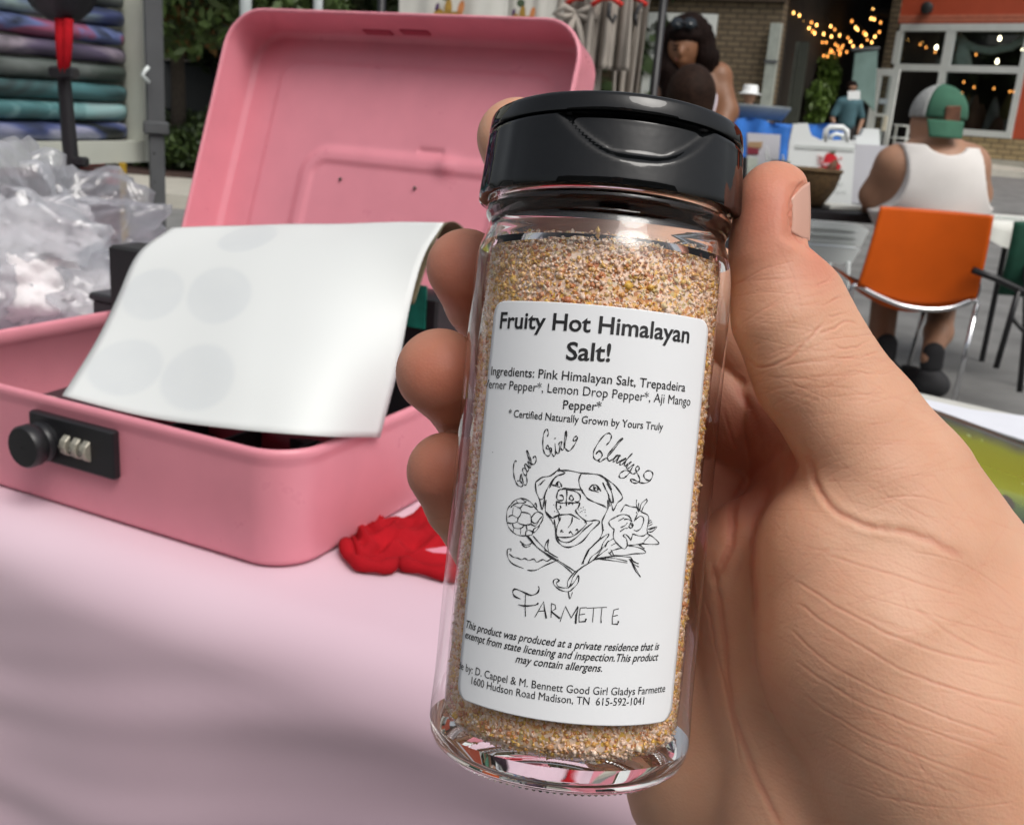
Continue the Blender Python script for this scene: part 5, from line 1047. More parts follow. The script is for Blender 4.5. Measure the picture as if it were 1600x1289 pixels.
# brick building (left of the passage)
G = Facade(560, 27.0, 1215, 22.5); bb = thing('brick_building', 'brown brick building with a white framed window behind the dark haired woman', 'building'); G.place(bb)
w0, w1, wt, wm = G.at(1018, 60)[0], G.at(1110, 60)[0], G.at(1060, 30)[1], G.at(1040, 90)[1]; sEl = G.at(560, 20)[0]; sEr = G.at(1214, 100)[0]; wb = zg+.9
bx(G, 'wall_left', mbr, bb, sEl-1, w0-.12, zg, 7.5, 0, .4); bx(G, 'wall_right', mbr, bb, w1+.12, sEr, zg, 7.5, 0, .4); bx(G, 'wall_above', mbr, bb, w0-.119, w1+.119, wt+.12, 7.5, 0, .4); bx(G, 'wall_below', mbr, bb, w0-.119, w1+.119, zg, wb-.1, 0, .4)
wf = bx(G, 'window_frame', mwh, bb, w0-.11, w1+.11, wt-.06, wt+.11, -.04, .1); bx(G, 'mullion', mwh, wf, w0-.11, w0+.05, wb, wt-.061, -.04, .1); bx(G, 'mullion', mwh, wf, w1-.06, w1+.11, wb, wt-.061, -.04, .1); bx(G, 'transom', mwh, wf, w0+.051, w1-.061, wm-.06, wm+.06, -.04, .1); bx(G, 'sill', mwh, wf, w0-.11, w1+.11, wb-.1, wb-.001, -.06, .1)
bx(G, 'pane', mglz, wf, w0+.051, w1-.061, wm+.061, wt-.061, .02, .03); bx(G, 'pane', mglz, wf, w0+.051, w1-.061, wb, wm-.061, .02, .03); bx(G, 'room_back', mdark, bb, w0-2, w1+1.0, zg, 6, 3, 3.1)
g = MB(); 
for k, uv in enumerate([(1031,53),(1034,64)]): a = G.at(*uv, .8); g = MB(); g.T = Matrix.Translation((a[0], .8, a[1])); g.lathe([(-.05,.001),(-.035,.04),(0,.055),(.035,.04),(.05,.001)], 8); g.build('window_bulb', mglow2 if k == 0 else mdim, bb)
ce = bx(G, 'cornice', mat('dark_brown_trim', (.07,.045,.03), .7), bb, sEl-1, sEr+.05, G.at(1100, 1)[1], G.at(1100, 1)[1]+.5, -.12, -.001)
aw = G.at(590, 12); bx(G, 'awning', mat('tan_awning', (.17,.12,.07), .8), bb, G.at(520, 8)[0], G.at(650, 8)[0], aw[1]-.15, aw[1]+.35, -1.6, -.05); bx(G, 'white_band', mwh, bb, G.at(520, 8)[0], G.at(650, 8)[0], aw[1]-.40, aw[1]-.152, -1.55, -.05); bx(G, 'shop_window', mat('night_blue_glass', (.01,.01,.03), .1), bb, G.at(520, 8)[0], G.at(650, 8)[0], zg+.6, aw[1]-.402, -.06, -.002)
dp = thing('downpipe', 'pale downpipe at the corner of the brick building beside the dark passage', 'pipe'); G.place(dp); a = G.at(1207, 110)[0]; mpl = mat('pale_green_grey', (.34,.37,.33), .6)
bx(G, 'pipe', mpl, dp, a-.11, a+.10, zg, G.at(1210, 38)[1], -.22, -.03); bx(G, 'pipe_bracket', M_steel, dp, a-.14, a+.13, G.at(1207,98)[1]-.03, G.at(1207,98)[1]+.03, -.24, -.221)
# passage
pg = thing('covered_passage', 'dark covered passage hung with string lights between the two shop fronts', 'passage'); G.place(pg); sP = sEr+.02; sQ = G.at(1379, 150)[0]; zc = 6.0
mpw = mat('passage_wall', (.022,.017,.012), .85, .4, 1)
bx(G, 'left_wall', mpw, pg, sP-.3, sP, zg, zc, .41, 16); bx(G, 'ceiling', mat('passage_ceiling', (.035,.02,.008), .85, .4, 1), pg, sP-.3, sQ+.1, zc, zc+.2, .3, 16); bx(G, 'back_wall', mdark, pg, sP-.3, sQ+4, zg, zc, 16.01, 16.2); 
bx(G, 'header_beam', mdark, pg, sP, sQ, G.at(1300,-10)[1], zc+1.5, .1, .3)
for u_, c_ in ((1233,(.035,.04,.03)),(1226,(.10,.11,.09))): a = G.at(u_, 130)[0]; bx(G, 'side_door', mat('door_paint', c_, .6), pg, a, a+.18, zg, G.at(u_, 62)[1], .42+(1240-u_)*.01, .55+(1240-u_)*.01)
# string lights
lt_uv = [(1240,21),(1249,25),(1254,34),(1268,36),(1276,40),(1264,45),(1270,50),(1273,53),(1298,42),(1304,47),(1287,54),(1299,58),(1285,67),(1291,67),(1312,56),(1325,60),(1329,66),(1333,73),(1331,34),(1337,44),(1340,47),(1350,52),(1353,55),(1346,73),(1355,63),(1362,67),(1367,58),(1374,51),(1364,16),(1366,31),(1376,36),(1305,70),(1309,73),(1315,76),(1310,79),(1300,81),(1297,83),(1312,86),(1305,92),(1287,88),(1293,89),(1301,94),(1317,72),(1323,82),(1369,88),(1243,18),(1361,30),(1307,92),(1298,79),(1303,85),(1313,83)]
sgl = thing('string_lights', 'strings of small warm bulbs hanging inside the dark passage', 'string lights', (0,0,0)); bm_ = None; pts3 = []
for k, (u_, v_) in enumerate(lt_uv):
    dd = 23.0+max(0, min(u_, 1340)-1240)*.05+random.random()*.6
    p = WY(u_, v_, dd); pts3.append((u_, v_, p)); rr_ = .022*dd/24*(1.0)
    if bm_ is None:
        g = MB(); g.lathe([(-.036,.001),(-.03,.018),(-.01,.028),(.01,.028),(.024,.016),(.036,.012),(.05,.010)], 8); o = g.build('bulb', mglow, sgl); bm_ = o.data; bm2 = bm_.copy(); bm2.materials.clear(); bm2.materials.append(mdim); o.location = p
    else:
        o = bpy.data.objects.new('bulb', bm2 if (v_ > 66 and u_ < 1330) or k%3 == 0 else bm_); link(o, sgl); o.location = p
    s_ = (.70 if v_ < 60 else .62)*dd/24; o.scale = (s_,)*3
for ch_ in ([0,1,2,5,6,7,12,13],[3,4,9,14,17],[8,9,11,15,16],[18,19,21,24,25],[28,29,30],[31,33,36,39],[22,23,44]):
    g = MB(); q = [pts3[i][2]+Vector((0,0,.05)) for i in ch_]; g.tube([q[0]+Vector((-.8,0,.7))]+q, .006, 5); g.build('wire', M_ink, sgl)
sg2 = thing('window_string_lights', 'string of warm bulbs inside the white framed shop window', 'string lights')
for k, (u_, v_, big) in enumerate([(1422,61,0),(1431,66,0),(1438,70,0),(1447,75,0),(1463,75,1),(1461,82,0),(1495,77,0),(1496,88,0),(1511,88,0),(1525,86,0),(1540,83,0),(1562,61,1),(1558,97,1),(1598,65,1),(1506,129,0),(1522,137,0),(1553,139,0),(1578,144,0),(1584,144,0),(1581,160,0),(1503,147,0),(1599,78,1)]):
    Fp = onpl(u_, v_, F.o+F.n*1.2, F.n); o = bpy.data.objects.new('bulb', bm2 if not big else bm_); link(o, sg2); o.location = Fp; o.scale = (1.2 if big else .7,)*3
    if big: o.data = bm_.copy(); o.data.materials.clear(); o.data.materials.append(mglow2)
g = MB(); g.tube([onpl(u_, v_, F.o+F.n*1.2, F.n)+Vector((0,0,.05)) for u_, v_ in ((1415,55),(1431,66),(1447,75),(1463,80),(1496,84),(1540,81),(1580,70),(1600,62))], .006, 5); g.build('wire', M_ink, sg2)
# things in the passage
def cloth_item(name, label, cat, uvs, Y, m, th_=.05, parent=None): 
    pts = [WY(u_, v_, Y) for u_, v_ in uvs]; t_ = thing(name, label, cat); o = quadbox('cloth_panel', pts, th_, m, t_); bev(o, .015, 2); return t_
t_ = cloth_item('hanging_banner', 'faded teal banner hanging in the passage beside the open door', 'banner', [(1336,84),(1372,78),(1367,175),(1350,158),(1340,158),(1330,140)], 23.0, mat('faded_teal', (.14,.22,.20), .8, .15, 3)); g = MB(); g.tube([WY(1330,78,23), WY(1374,76,23)], .03, 6); g.build('banner_pole', M_steel, t_)
# teal shirted person browsing in the passage
mteal = mat('teal_shirt', (.05,.12,.14), .8, .15, 5); mskd = mat('tan_skin', (.34,.19,.12), .6, .1, 20)  # even tan skin tone shared by the small far figures
def px(u_, v_, Y): return tuple(WY(u_, v_, Y))
def person_far(label, uu, vt, Y, hgt_px, shirt, hatm=None, hair=True, wide=1):
    s_ = Y/FP; t_ = thing('person', label, 'person'); hx = WY(uu, vt, Y); hr_ = .105; c = Vector((hx.x, hx.y, hx.z-hr_)); zf_ = gsl(0, Y)
    sk = [C_(c, c-Vector((0,0,.02)), .09, .075), C_(c-Vector((0,0,.10)), c-Vector((0,0,.22)), .05, .055), C_(c-Vector((.19,0,.28)), c-Vector((.27,.0,.55)), .055, .04), C_(c-Vector((-.19,0,.28)), c-Vector((-.27,.0,.55)), .055, .04), C_(c-Vector((.27,0,.55)), c-Vector((.20,.12,.78)), .04, .03), C_(c-Vector((-.27,0,.55)), c-Vector((-.20,.12,.78)), .04, .03)]
    blob('body', [(sk, .02)], .014, mskd, t_, .01)
    zz = max(zf_+.1, c.z-1.55)
    blob('shirt', [([C_(c-Vector((.12,0,.26)), c-Vector((-.12,0,.26)), .09, .09), C_(c-Vector((0,0,.30)), c-Vector((0,0,.62)), .15*wide, .15*wide), C_(c-Vector((.17,0,.28)), c-Vector((.25,0,.48)), .07, .065), C_(c-Vector((-.17,0,.28)), c-Vector((-.25,0,.48)), .07, .065)], .06)], .016, shirt, t_, .02)
    blob('trousers', [([C_(c-Vector((.08,0,.72)), (c.x-.09, c.y, zz), .11, .06), C_(c-Vector((-.08,0,.72)), (c.x+.09, c.y, zz), .11, .06)], .05)], .02, mdark, t_, .02)
    if hair: blob('hair', [([E_(c+Vector((0,.015,.02)), (.098,.10,.105))], .02)], .012, M_hair, t_)
    if hatm: g = MB(); g.T = Matrix.Translation(c+Vector((0,0,.03))); g.lathe([(-.005,.155),(.0,.16),(.008,.14),(.02,.105),(.09,.10),(.115,.085),(.12,.001)], 20, cap0=True); g.build('hat', hatm, t_, True)
    return t_
person_far('person in a teal shirt seen from behind in the passage', 1333, 128, 19.5, 60, mteal)
bx_ = thing('price_card', 'small white card in front of the teal banner', 'card'); quadbox('card', [WY(1325,143,18.9), WY(1344,142,18.9), WY(1344,156,18.9), WY(1325,156,18.9)], .02, M_white, bx_)
person_far('small figure in a white hat in front of the brick wall', 1173, 138, 14.5, 40, M_white, M_white, False)
for k, (u_, v_, Y, h_) in enumerate([(1292,120,26,.42),(1286,165,25,.30)]):
    p = WY(u_, v_, Y); zf_ = gsl(0, Y); t_ = thing('potted_plant', ['leafy green plant deep in the passage','lower green plant in the passage','low plant by the open door'][k], 'plant', (p.x, Y, zf_), group='plants by the passage'); V, Q = leaves([(random.uniform(-.2,.2), random.uniform(-.2,.2), p.z-zf_+random.uniform(-h_,h_), .22) for _ in range(8)], 900, .10, 60+k); npmesh('foliage', V, Q, mat('bright_leaf', (.10,.17,.03), .5, .5, 5), t_, False)
    g = MB(); g.tube([(0,0,.3),(0,0,p.z-zf_)], .03, 6); g.build('stem', mbark, t_); g = MB(); g.lathe([(0,.18),(.3,.24),(.34,.25),(.34,.2)], 16, cap0=True); g.build('pot', M_steel, t_, True)

# ---------------------------------------------------------------- blue covered table, posters, signs
bt = thing('blue_covered_table', 'table covered with a bright blue cloth beyond the jar cap', 'table'); Yb_ = 8.5
mblue = mat('bright_blue_cloth', (.035,.18,.60), .45, .25, 6); zt = WY(1240, 196, Yb_).z; a = WY(1120, 186, Yb_); b_ = WY(1285, 200, Yb_); zf_ = gsl(0, Yb_)
g = MB(); g.grid(40, 14, lambda i, j: (a.x+(b_.x-a.x)*i, Yb_+(j-.5)*1.3, zt+.02*noise.noise(Vector((i*6, j*4, 1)))+.05*math.sin(i*9)*max(0, .5-j))); g.grid(40, 8, lambda i, j: (a.x+(b_.x-a.x)*i, Yb_-.65-.02*math.sin(i*30), zt+.05*math.sin(i*9)*.5-j*.28)); g.build('blue_cloth', mblue, bt, True)
g = MB(); g.box(((a.x+b_.x)/2, Yb_, zt-.05), ((b_.x-a.x)/2, .6, .02)); g.build('tabletop', M_steel, bt)
for xx in (a.x+.1, b_.x-.1): g = MB(); g.tube([(xx, Yb_, zf_), (xx, Yb_, zt-.07)], .025, 8); g.build('leg', M_steel, bt)
t_ = thing('grey_tub', 'low grey tub on the blue cloth', 'tub'); p = WY(1168, 186, Yb_); g = MB(); g.T = Matrix.Translation((p.x, p.y, zt+.02)); g.T = g.T @ Matrix.Diagonal((1.5,1,1,1)); g.lathe([(0,.18),(.09,.22),(.11,.22),(.11,.20),(.02,.17)], 24, cap0=True); g.build('tub_wall', mat('slate_grey', (.14,.16,.16), .6), t_, True)
def easel(name, label, cat, uvs, Y, m, th_=.02):
    pts = [WY(u_, v_, Y) for u_, v_ in uvs]; t_ = thing(name, label, cat); quadbox('panel', pts, th_, m, t_); return t_, pts
TZ2 = WY(1310, 331, 4.35).z                             # far table top
mlav = mat('lavender_grey_sheet', (.56,.56,.60), .7, .05, 5)
t_, p4 = easel('photo_poster', 'pale poster with a small red and tan picture between the cap and the white sign', 'poster', [(1168,208),(1220,211),(1212,322),(1166,320)], 4.9, mlav)
for uvs, m_ in (([(1170,222),(1192,222),(1190,232),(1168,230)], mat('tan_print', (.40,.26,.14), .7)), ([(1168,230),(1186,232),(1185,242),(1168,241)], mat('crimson_print', (.22,.02,.04), .7)), ([(1168,246),(1184,247),(1182,300),(1167,298)], mat('sage_print', (.50,.55,.48), .7))):
    quadbox('printed_area', [WY(u_, v_, 4.895) for u_, v_ in uvs], .004, m_, t_)
g = MB(); p = WY(1190, 322, 4.95); g.tube([(p.x, p.y+.02, gsl(0,5)), (p.x, p.y+.02, p.z+.3)], .012, 8); g.build('stand', M_black, t_)
t_ = thing('wire_basket', 'black and white patterned wire basket left of the white sign', 'basket'); p = WY(1222, 262, 4.8)
g = MB()
for k in range(24):
    a_ = random.uniform(0, 6.28); z = random.uniform(-.08, .08); c = Vector((p.x, p.y, p.z+z)); g.tube([c+Vector((.07*math.cos(a_), .07*math.sin(a_), -.05)), c+Vector((.085*math.cos(a_+.6), .085*math.sin(a_+.6), .05))], .003, 5)
g.build('wire_weave', M_white, t_); g = MB(); g.T = Matrix.Translation((p.x, p.y, p.z-.14)); g.lathe([(0,.04),(.1,.05),(.17,.055),(.17,.05)], 16, cap0=True); g.build('liner', mat('dark_liner', (.08,.09,.08), .8, .6, 60), t_, True)

# far market table
mt2 = thing('market_table', 'black edged market table in front of the seated man', 'table'); Yt = 4.35; zf_ = 0
g = MB(); xl, xr = WY(1130, 320, Yt).x, WY(1760, 350, Yt).x; g.box(((xl+xr)/2, Yt+.35, TZ2-.020), ((xr-xl)/2, .36, .020), ch=.006); g.build('tabletop', M_black, mt2, angle=40)
for xx in (xl+.15, xr-.2):
    for yy in (Yt+.08, Yt+.6): g = MB(); g.tube([(xx, yy, 0), (xx, yy, TZ2-.04)], .014, 8); g.build('leg', M_black, mt2)
mwt = mat('white_cloth', (.70,.71,.66), .8, .06, 10); mgt = mat('green_stripe', (.03,.14,.09), .8)
t_ = thing('striped_cloth', 'white cloth with green stripes on the far table right of the orange chair', 'cloth'); a = WY(1541, 334, Yt-.02); b_ = WY(1760, 345, Yt-.02)
g = MB(); g.grid(30, 12, lambda i, j: (a.x+(b_.x-a.x)*i, Yt-.025+.5*max(0, j-.3)/.7-.01*math.sin(i*25)*(j < .3), TZ2+.010-max(0, .3-j)/.3*(.06+.05*math.sin(i*6)))); g.build('cloth_body', mwt, t_, True)
for f_ in (.10,.22): g = MB(); g.grid(30, 3, lambda i, j: (a.x+(b_.x-a.x)*i, Yt+f_+.02*j+.02*math.sin(i*5), TZ2+.0125)); g.build('stripe', mgt, t_, True)
# table sign 1 : white A-frame with handle and tomato
msg = mat('white_sign_plastic', (.82,.86,.85), .45, .02, 4)
sgn = thing('table_sign', 'white plastic A frame sign with handle and red tomato print, behind the basket', 'sign'); Y1 = 4.75
g_ = [(1234,222),(1240,194),(1262,193),(1268,212),(1282,219),(1337,220),(1330,322),(1224,316)]
quadbox('front_board', [WY(u_, v_, Y1) for u_, v_ in g_], .02, msg, sgn); quadbox('back_board', [WY(u_, v_, Y1+.12) for u_, v_ in [(1240,222),(1332,224),(1330,326),(1228,318)]], .02, msg, sgn)
quadbox('board_groove', [WY(u_, v_, Y1-.004) for u_, v_ in [(1243,226),(1335,231),(1334,237),(1242,232)]], .003, mat('groove_grey', (.60,.64,.62), .6), sgn)
g = MB(); hp_ = [WY(u_, v_, Y1+.01) for u_, v_ in [(1289,221),(1291,204),(1297,199),(1316,200),(1323,205),(1323,222)]]; g.tube(hp_, .013, 10); g.build('handle', msg, sgn, True)
g = MB(); g.tube([WY(u_, v_, Y1+.08) for u_, v_ in [(1297,221),(1299,213),(1306,210),(1316,212),(1319,222)]], .010, 8); g.build('back_handle', msg, sgn, True)
mto = mat('tomato_red', (.60,.012,.025), .5, .2, 30)
N = 24; tp = []
for k in range(N): a_ = 2*math.pi*k/N; r_ = 1; tp.append((1299+15*math.cos(a_)*(1 if math.sin(a_) > 0 else .75)-2*math.sin(a_)*-1, 255+16*math.sin(a_)))
quadbox('tomato_print', [WY(u_, v_, Y1-.006) for u_, v_ in tp], .004, mto, sgn)
rs = random.Random(2)
for k in range(26):
    a_ = rs.uniform(-.6, 3.8); r0_, r1_ = 15, rs.uniform(19, 25); c0 = (1299, 254); w_ = .07; quadbox('splash', [WY(c0[0]+r_*math.cos(b2_), c0[1]+r_*math.sin(b2_), Y1-.005) for r_, b2_ in ((r0_, a_-w_), (r1_, a_), (r0_, a_+w_))], .003, mat('splash_pink', (.72,.25,.25), .5) if k == 0 else bpy.data.materials['splash_pink'], sgn)
for dx in (-6,-2,2,6): quadbox('tomato_leaf', [WY(1301+dx*.3-1, 240, Y1-.007), WY(1301+dx, 235, Y1-.007), WY(1301+dx*.3+1.5, 241, Y1-.007)], .002, mat('stem_green', (.05,.09,.03), .6), sgn)
def sign_text(body, u0, v0, u1, hgt, m, parent, Y):
    V, Fc = textmesh(body, .02); x0 = min(v[0] for v in V); x1 = max(v[0] for v in V); g = MB(); g.add([WY(u0+(v[0]-x0)/(x1-x0)*(u1-u0), v0-v[1]*hgt+(v[0]-x0)/(x1-x0)*.07*(u1-u0), Y) for v in V], Fc); g.build('printed_text', m, parent)
sign_text('ore', 1286, 259, 1303, 10, mat('white_print2', (.8,.75,.75), .5), sgn, Y1-.010)
sign_text('2nd', 1304, 289, 1317, 7, bpy.data.materials['groove_grey'], sgn, Y1-.004); sign_text('& 16', 1307, 302, 1322, 7, bpy.data.materials['groove_grey'], sgn, Y1-.004)
# table sign 2 behind, grey lavender face
s2 = thing('lavender_sign', 'lavender grey A frame sign with white top, left of the seated man', 'sign'); Y2 = 5.0
quadbox('front_board', [WY(u_, v_, Y2) for u_, v_ in [(1338,226),(1425,230),(1405,322),(1322,318)]], .02, mlav, s2); quadbox('white_top', [WY(u_, v_, Y2+.03) for u_, v_ in [(1337,222),(1338,214),(1346,212),(1350,201),(1374,202),(1375,228),(1338,226)]], .05, msg, s2)
quadbox('back_board', [WY(u_, v_, Y2+.15) for u_, v_ in [(1345,228),(1425,232),(1405,322),(1328,318)]], .02, msg, s2)
# wicker basket
wb_ = thing('wicker_basket', 'brown wicker basket on the far table in front of the white sign', 'basket'); p = WY(1268, 318, 4.42); mwk = mat('wicker', (.11,.065,.025), .8, .35, 60, 1, 200, bdist=.004)
top = WY(1268, 268, 4.42); H_ = top.z-TZ2; g = MB(); g.T = Matrix.Translation((p.x, 4.5, TZ2+.002)); g.lathe([(0,.055),(.02,.075),(H_*.5,.108),(H_*.85,.122),(H_,.125),(H_+.008,.120),(H_,.112),(H_*.4,.09),(.02,.05)], 48, cap0=True, fn=lambda a, z, r: r+.003*math.sin(a*24+(int(z/.012)%2)*3.14)); g.build('basket_body', mwk, wb_, True)
g = MB(); g.tube([(p.x+.125*math.cos(a_), 4.5+.125*math.sin(a_), TZ2+H_+.004+.003*math.sin(a_*20)) for a_ in [2*math.pi*k/40 for k in range(40)]], .008, 6, closed=True); g.build('rim', mwk, wb_, True)
t_ = thing('brown_pod', 'brown stalk sticking up from the wicker basket', 'pod'); g = MB(); g.tube([(p.x+.06,4.5,TZ2+H_-.03),(p.x+.085,4.5,TZ2+H_+.02),(p.x+.10,4.5,TZ2+H_+.05)], [.015,.02,.008], 8); g.build('stalk', mat('brown_stalk', (.14,.06,.03), .7), t_, True)
g = MB(); q = WY(1315, 322, 4.42); g.box((q.x+.02, 4.50, TZ2+.012), (.09,.06,.010), Matrix.Rotation(.3,3,'Z'), ch=.003); o = g.build('leaflet_stack', mwt, None, angle=40); tag(o, 'small stack of pale leaflets on the far table right of the basket', 'leaflets')
# white folding chair behind the table
wc = thing('white_folding_chair', 'white folding chair seen under the far table, left of the orange chair', 'chair'); Yc = 5.35
quadbox('seat', [WY(u_, v_, Yc) for u_, v_ in [(1262,382),(1345,390),(1328,415),(1262,405)]], .34, msg, wc)
quadbox('back_panel', [WY(u_, v_, Yc-.0) for u_, v_ in [(1266,344),(1340,350),(1358,360),(1345,386),(1262,380)]], .02, msg, wc)
for v_ in (355, 366, 376): quadbox('slat_shade', [WY(1268, v_, Yc-.006), WY(1336, v_+5, Yc-.006), WY(1336, v_+8, Yc-.006), WY(1268, v_+3, Yc-.006)], .005, bpy.data.materials['groove_grey'], wc)  # grey strips put the shade between the slats into the colour
for u_, v_ in ((1268,405),(1325,412)):
    for dy in (0,.33): p = WY(u_, v_, Yc); g = MB(); g.tube([(p.x, Yc+dy, p.z+.01), (p.x+.03, Yc+dy+(.08 if dy else -.05), 0)], .012, 8); g.build('leg', msg, wc, True)

# ---------------------------------------------------------------- orange chair with the seated man
Ym = 4.05; oc_ = thing('orange_chair', 'orange plastic shell chair with chrome legs under the man in the white tank top', 'chair')
def shell(i, j):
    vt = [(1363,320),(1336,442)]; # left edge top/bottom ; right edge
    L_ = (1366-30*j, 320+122*j); R_ = (1541-20*j, 334+128*j); bow = 26*math.sin(math.pi*i)*(j**2.2); u_ = L_[0]+(R_[0]-L_[0])*i; v_ = L_[1]+(R_[1]-L_[1])*i+bow
    p = WY(u_, v_, Ym); p = p+Vector((0, .05*(2*i-1)**2*-1+.04*j*j-.02, 0)); return p
g = MB(); g.grid(30, 24, shell)
n0 = len(g.V); rim = [shell(k/29, 1) for k in range(30)]
def seat(i, j): p = shell(i, 1); return p+Vector(((.5-i)*.04*j, .42*j, .012*j-.035*math.sin(j*3.14)*math.sin(i*3.14)+ .02*math.sin(min(1, j*4)*3.14)*-1))
g.grid(30, 14, seat); o = g.build('shell', M_orange, oc_, True); md = o.modifiers.new('t', 'SOLIDIFY'); md.thickness = .007; md.offset = -1
pL, pR = shell(0, 1), shell(1, 1); leg_z = 0
g = MB(); rl = [WY(u_, v_, Ym-.015) for u_, v_ in [(1328,470),(1330,452),(1340,447),(1370,462),(1410,478),(1455,484),(1490,480),(1515,470),(1524,470),(1527,476)]]; g.tube([cr1(rl, k/36) for k in range(37)], .0105, 10); g.build('seat_rail', M_chrome, oc_, True)
for (u0, v0, dx) in ((1527,474,-.035), (1328,468,.03)):
    p = WY(u0, v0, Ym-.015); g = MB(); g.tube([p, (p.x+dx, Ym-.06, 0)], .0105, 10); g.build('leg', M_chrome, oc_, True)
    q = Vector((p.x-.02 if dx < 0 else p.x+.02, Ym+.42, p.z)); g = MB(); g.tube([q, (q.x+dx*.6, Ym+.46, 0)], .0105, 10); g.build('leg', M_chrome, oc_, True)
# man
mskm = mat('tanned_skin', (.36,.19,.115), .5, .08, 20); mtank = mat('white_ribbed_cotton', (.70,.67,.64), .9, .03, 10, .5, 200, bdist=.002)
man = thing('person', 'man in white tank top and green cap seated on the orange chair', 'person'); Yc_ = Ym+.16
w3 = lambda u_, v_, dy=0: tuple(WY(u_, v_, Yc_+dy)); s3 = Yc_/FP
hd = w3(1466, 200, .02); nk = w3(1462, 228); shl, shr = w3(1392, 256), w3(1520, 256); 
body = [E_(w3(1462, 192, .03), (.085,.10,.115)), C_(w3(1463, 205), w3(1463, 245), .056, .064), C_(w3(1408, 258), w3(1508, 259), .066, .066), C_(w3(1460, 275), w3(1455, 400), .14, .14), C_(w3(1425, 275), w3(1430, 400), .12, .12), C_(w3(1490, 275), w3(1480, 400), .12, .12),
        C_(shl, w3(1364, 305, .06), .060, .046), C_(w3(1364, 305, .06), w3(1358, 335, .28), .044, .032), C_(shr, w3(1528, 305, .04), .055, .045), C_(w3(1528, 305, .04), w3(1520, 345, .26), .042, .032), E_(w3(1433, 196, .03), (.014,.02,.03))]
blob('body', [(body, .05)], .0095, mskm, man, .02)
tk = [C_(w3(1412, 300), w3(1495, 300), .150, .150), C_(w3(1430, 290), w3(1432, 400), .153, .155), C_(w3(1482, 290), w3(1480, 400), .135, .138), C_(w3(1458, 275), w3(1458, 400), .172, .172), C_(w3(1426, 238), w3(1424, 290), .080, .13), C_(w3(1500, 242), w3(1492, 290), .060, .11)]
def tcut(D, X, Y, Z):
    # neckline: cut a round scoop, and arm openings
    c = w3(1466, 222); d1 = .070-np.sqrt((X-c[0])**2*.7+(Z-c[2])**2*2.2+0*Y); D = np.maximum(D, d1)
    for cc, rr_ in ((w3(1370, 262), .155*.62), (w3(1553, 258), .155*.62)):
        D = np.maximum(D, rr_-np.sqrt((X-cc[0])**2*1.4+(Z-cc[2])**2*.35))
    zt2 = w3(1460, 232)[2]; return np.maximum(D, Z-zt2-.012)
blob('tank_top', [(tk, .05)], .0095, mtank, man, .02, tcut)
# cap
mcg = mat('green_cap', (.035,.125,.075), .85, .1, 20, .3, 200); mcm = mat('grey_mesh', (.34,.35,.34), .85, .15, 60, .6, 300)
hc_ = Vector(w3(1466, 180, .03)); cg = MB(); N = 40
def cap_v(th0, th1, name, m, k0=0, k1=1):
    g = MB()
    def f(i, j):
        a_ = th0+(th1-th0)*i; b2_ = (k0+(k1-k0)*j)*math.pi/2*1.08; r = (.104,.118,.112); tl_ = -.18
        p = Vector((r[0]*math.sin(b2_)*math.cos(a_), r[1]*math.sin(b2_)*math.sin(a_), r[2]*math.cos(b2_))); return hc_+p
    g.grid(26, 16, f); o = g.build(name, m, man, True); md = o.modifiers.new('t', 'SOLIDIFY'); md.thickness = .003; return o
cap_v(math.radians(-138), math.radians(60), 'cap_front_panel', mcg); cap_v(math.radians(60), math.radians(222), 'cap_mesh_panel', mcm)
g = MB(); bq_ = hc_+Vector((.022, -.03, -.020)); g.grid(20, 8, lambda i, j: bq_+Vector((-.030+(i-.5)*.140*(1-.12*j), -.072-.030*j-.022*(1-(2*i-1)**2), -.002-.064*j))); o = g.build('cap_visor', mcg, man, True); md = o.modifiers.new('t', 'SOLIDIFY'); md.thickness = .005
g = MB(); c = hc_+Vector((.010,-.119,.003)); g.box(c, (.031,.004,.031), Matrix.Rotation(.08, 3, 'Z') @ Matrix.Rotation(-.1,3,'Y'), ch=.004); g.build('leather_patch', mat('brown_leather', (.12,.045,.02), .6, .3, 40), man, angle=40)
g = MB(); g.T = Matrix.Translation(hc_+Vector((0,0,.112))); g.lathe([(0,.008),(.005,.006),(.006,.001)], 10); g.build('cap_button', mcg, man, True)
mshr = mat('dark_shorts', (.03,.03,.035), .85)
blob('shorts', [([C_(w3(1425, 440, .02), w3(1400, 445, .36), .10, .085), C_(w3(1485, 445, .02), w3(1500, 450, .36), .10, .085)], .05)], .014, mshr, man, .02)
LB = [(w3(1385, 455, .30), w3(1375, 540, .18), w3(1372, 600, .10)), (w3(1475, 460, .34), w3(1466, 520, .12), w3(1452, 560, -.04))]
for k, (a, b_, c) in enumerate(LB): blob('leg', [([C_(a, b_, .060, .056), C_(b_, c, .056, .036)], .03)], .0095, mskm, man, .02)
foot = Vector(w3(1452, 588, -.04)); foot.z = .05
for k, f0 in enumerate((foot, Vector((w3(1372,600,.1)[0], foot.y+.12, .05)))):
    blob('sock', [([C_(f0+Vector((.0,0,.08)), f0+Vector((0,0,.13)), .045, .043)], .02)], .009, mat('black_sock', (.02,.02,.022), .9), man)
    blob('shoe', [([C_(f0+Vector((.03,-.02,0)), f0+Vector((-.03,.17,-.01)), .052, .045), C_(f0, f0+Vector((.0,.0,.03)), .05, .048)], .03)], .009, mat('black_shoe', (.025,.025,.027), .7, .3, 20), man)
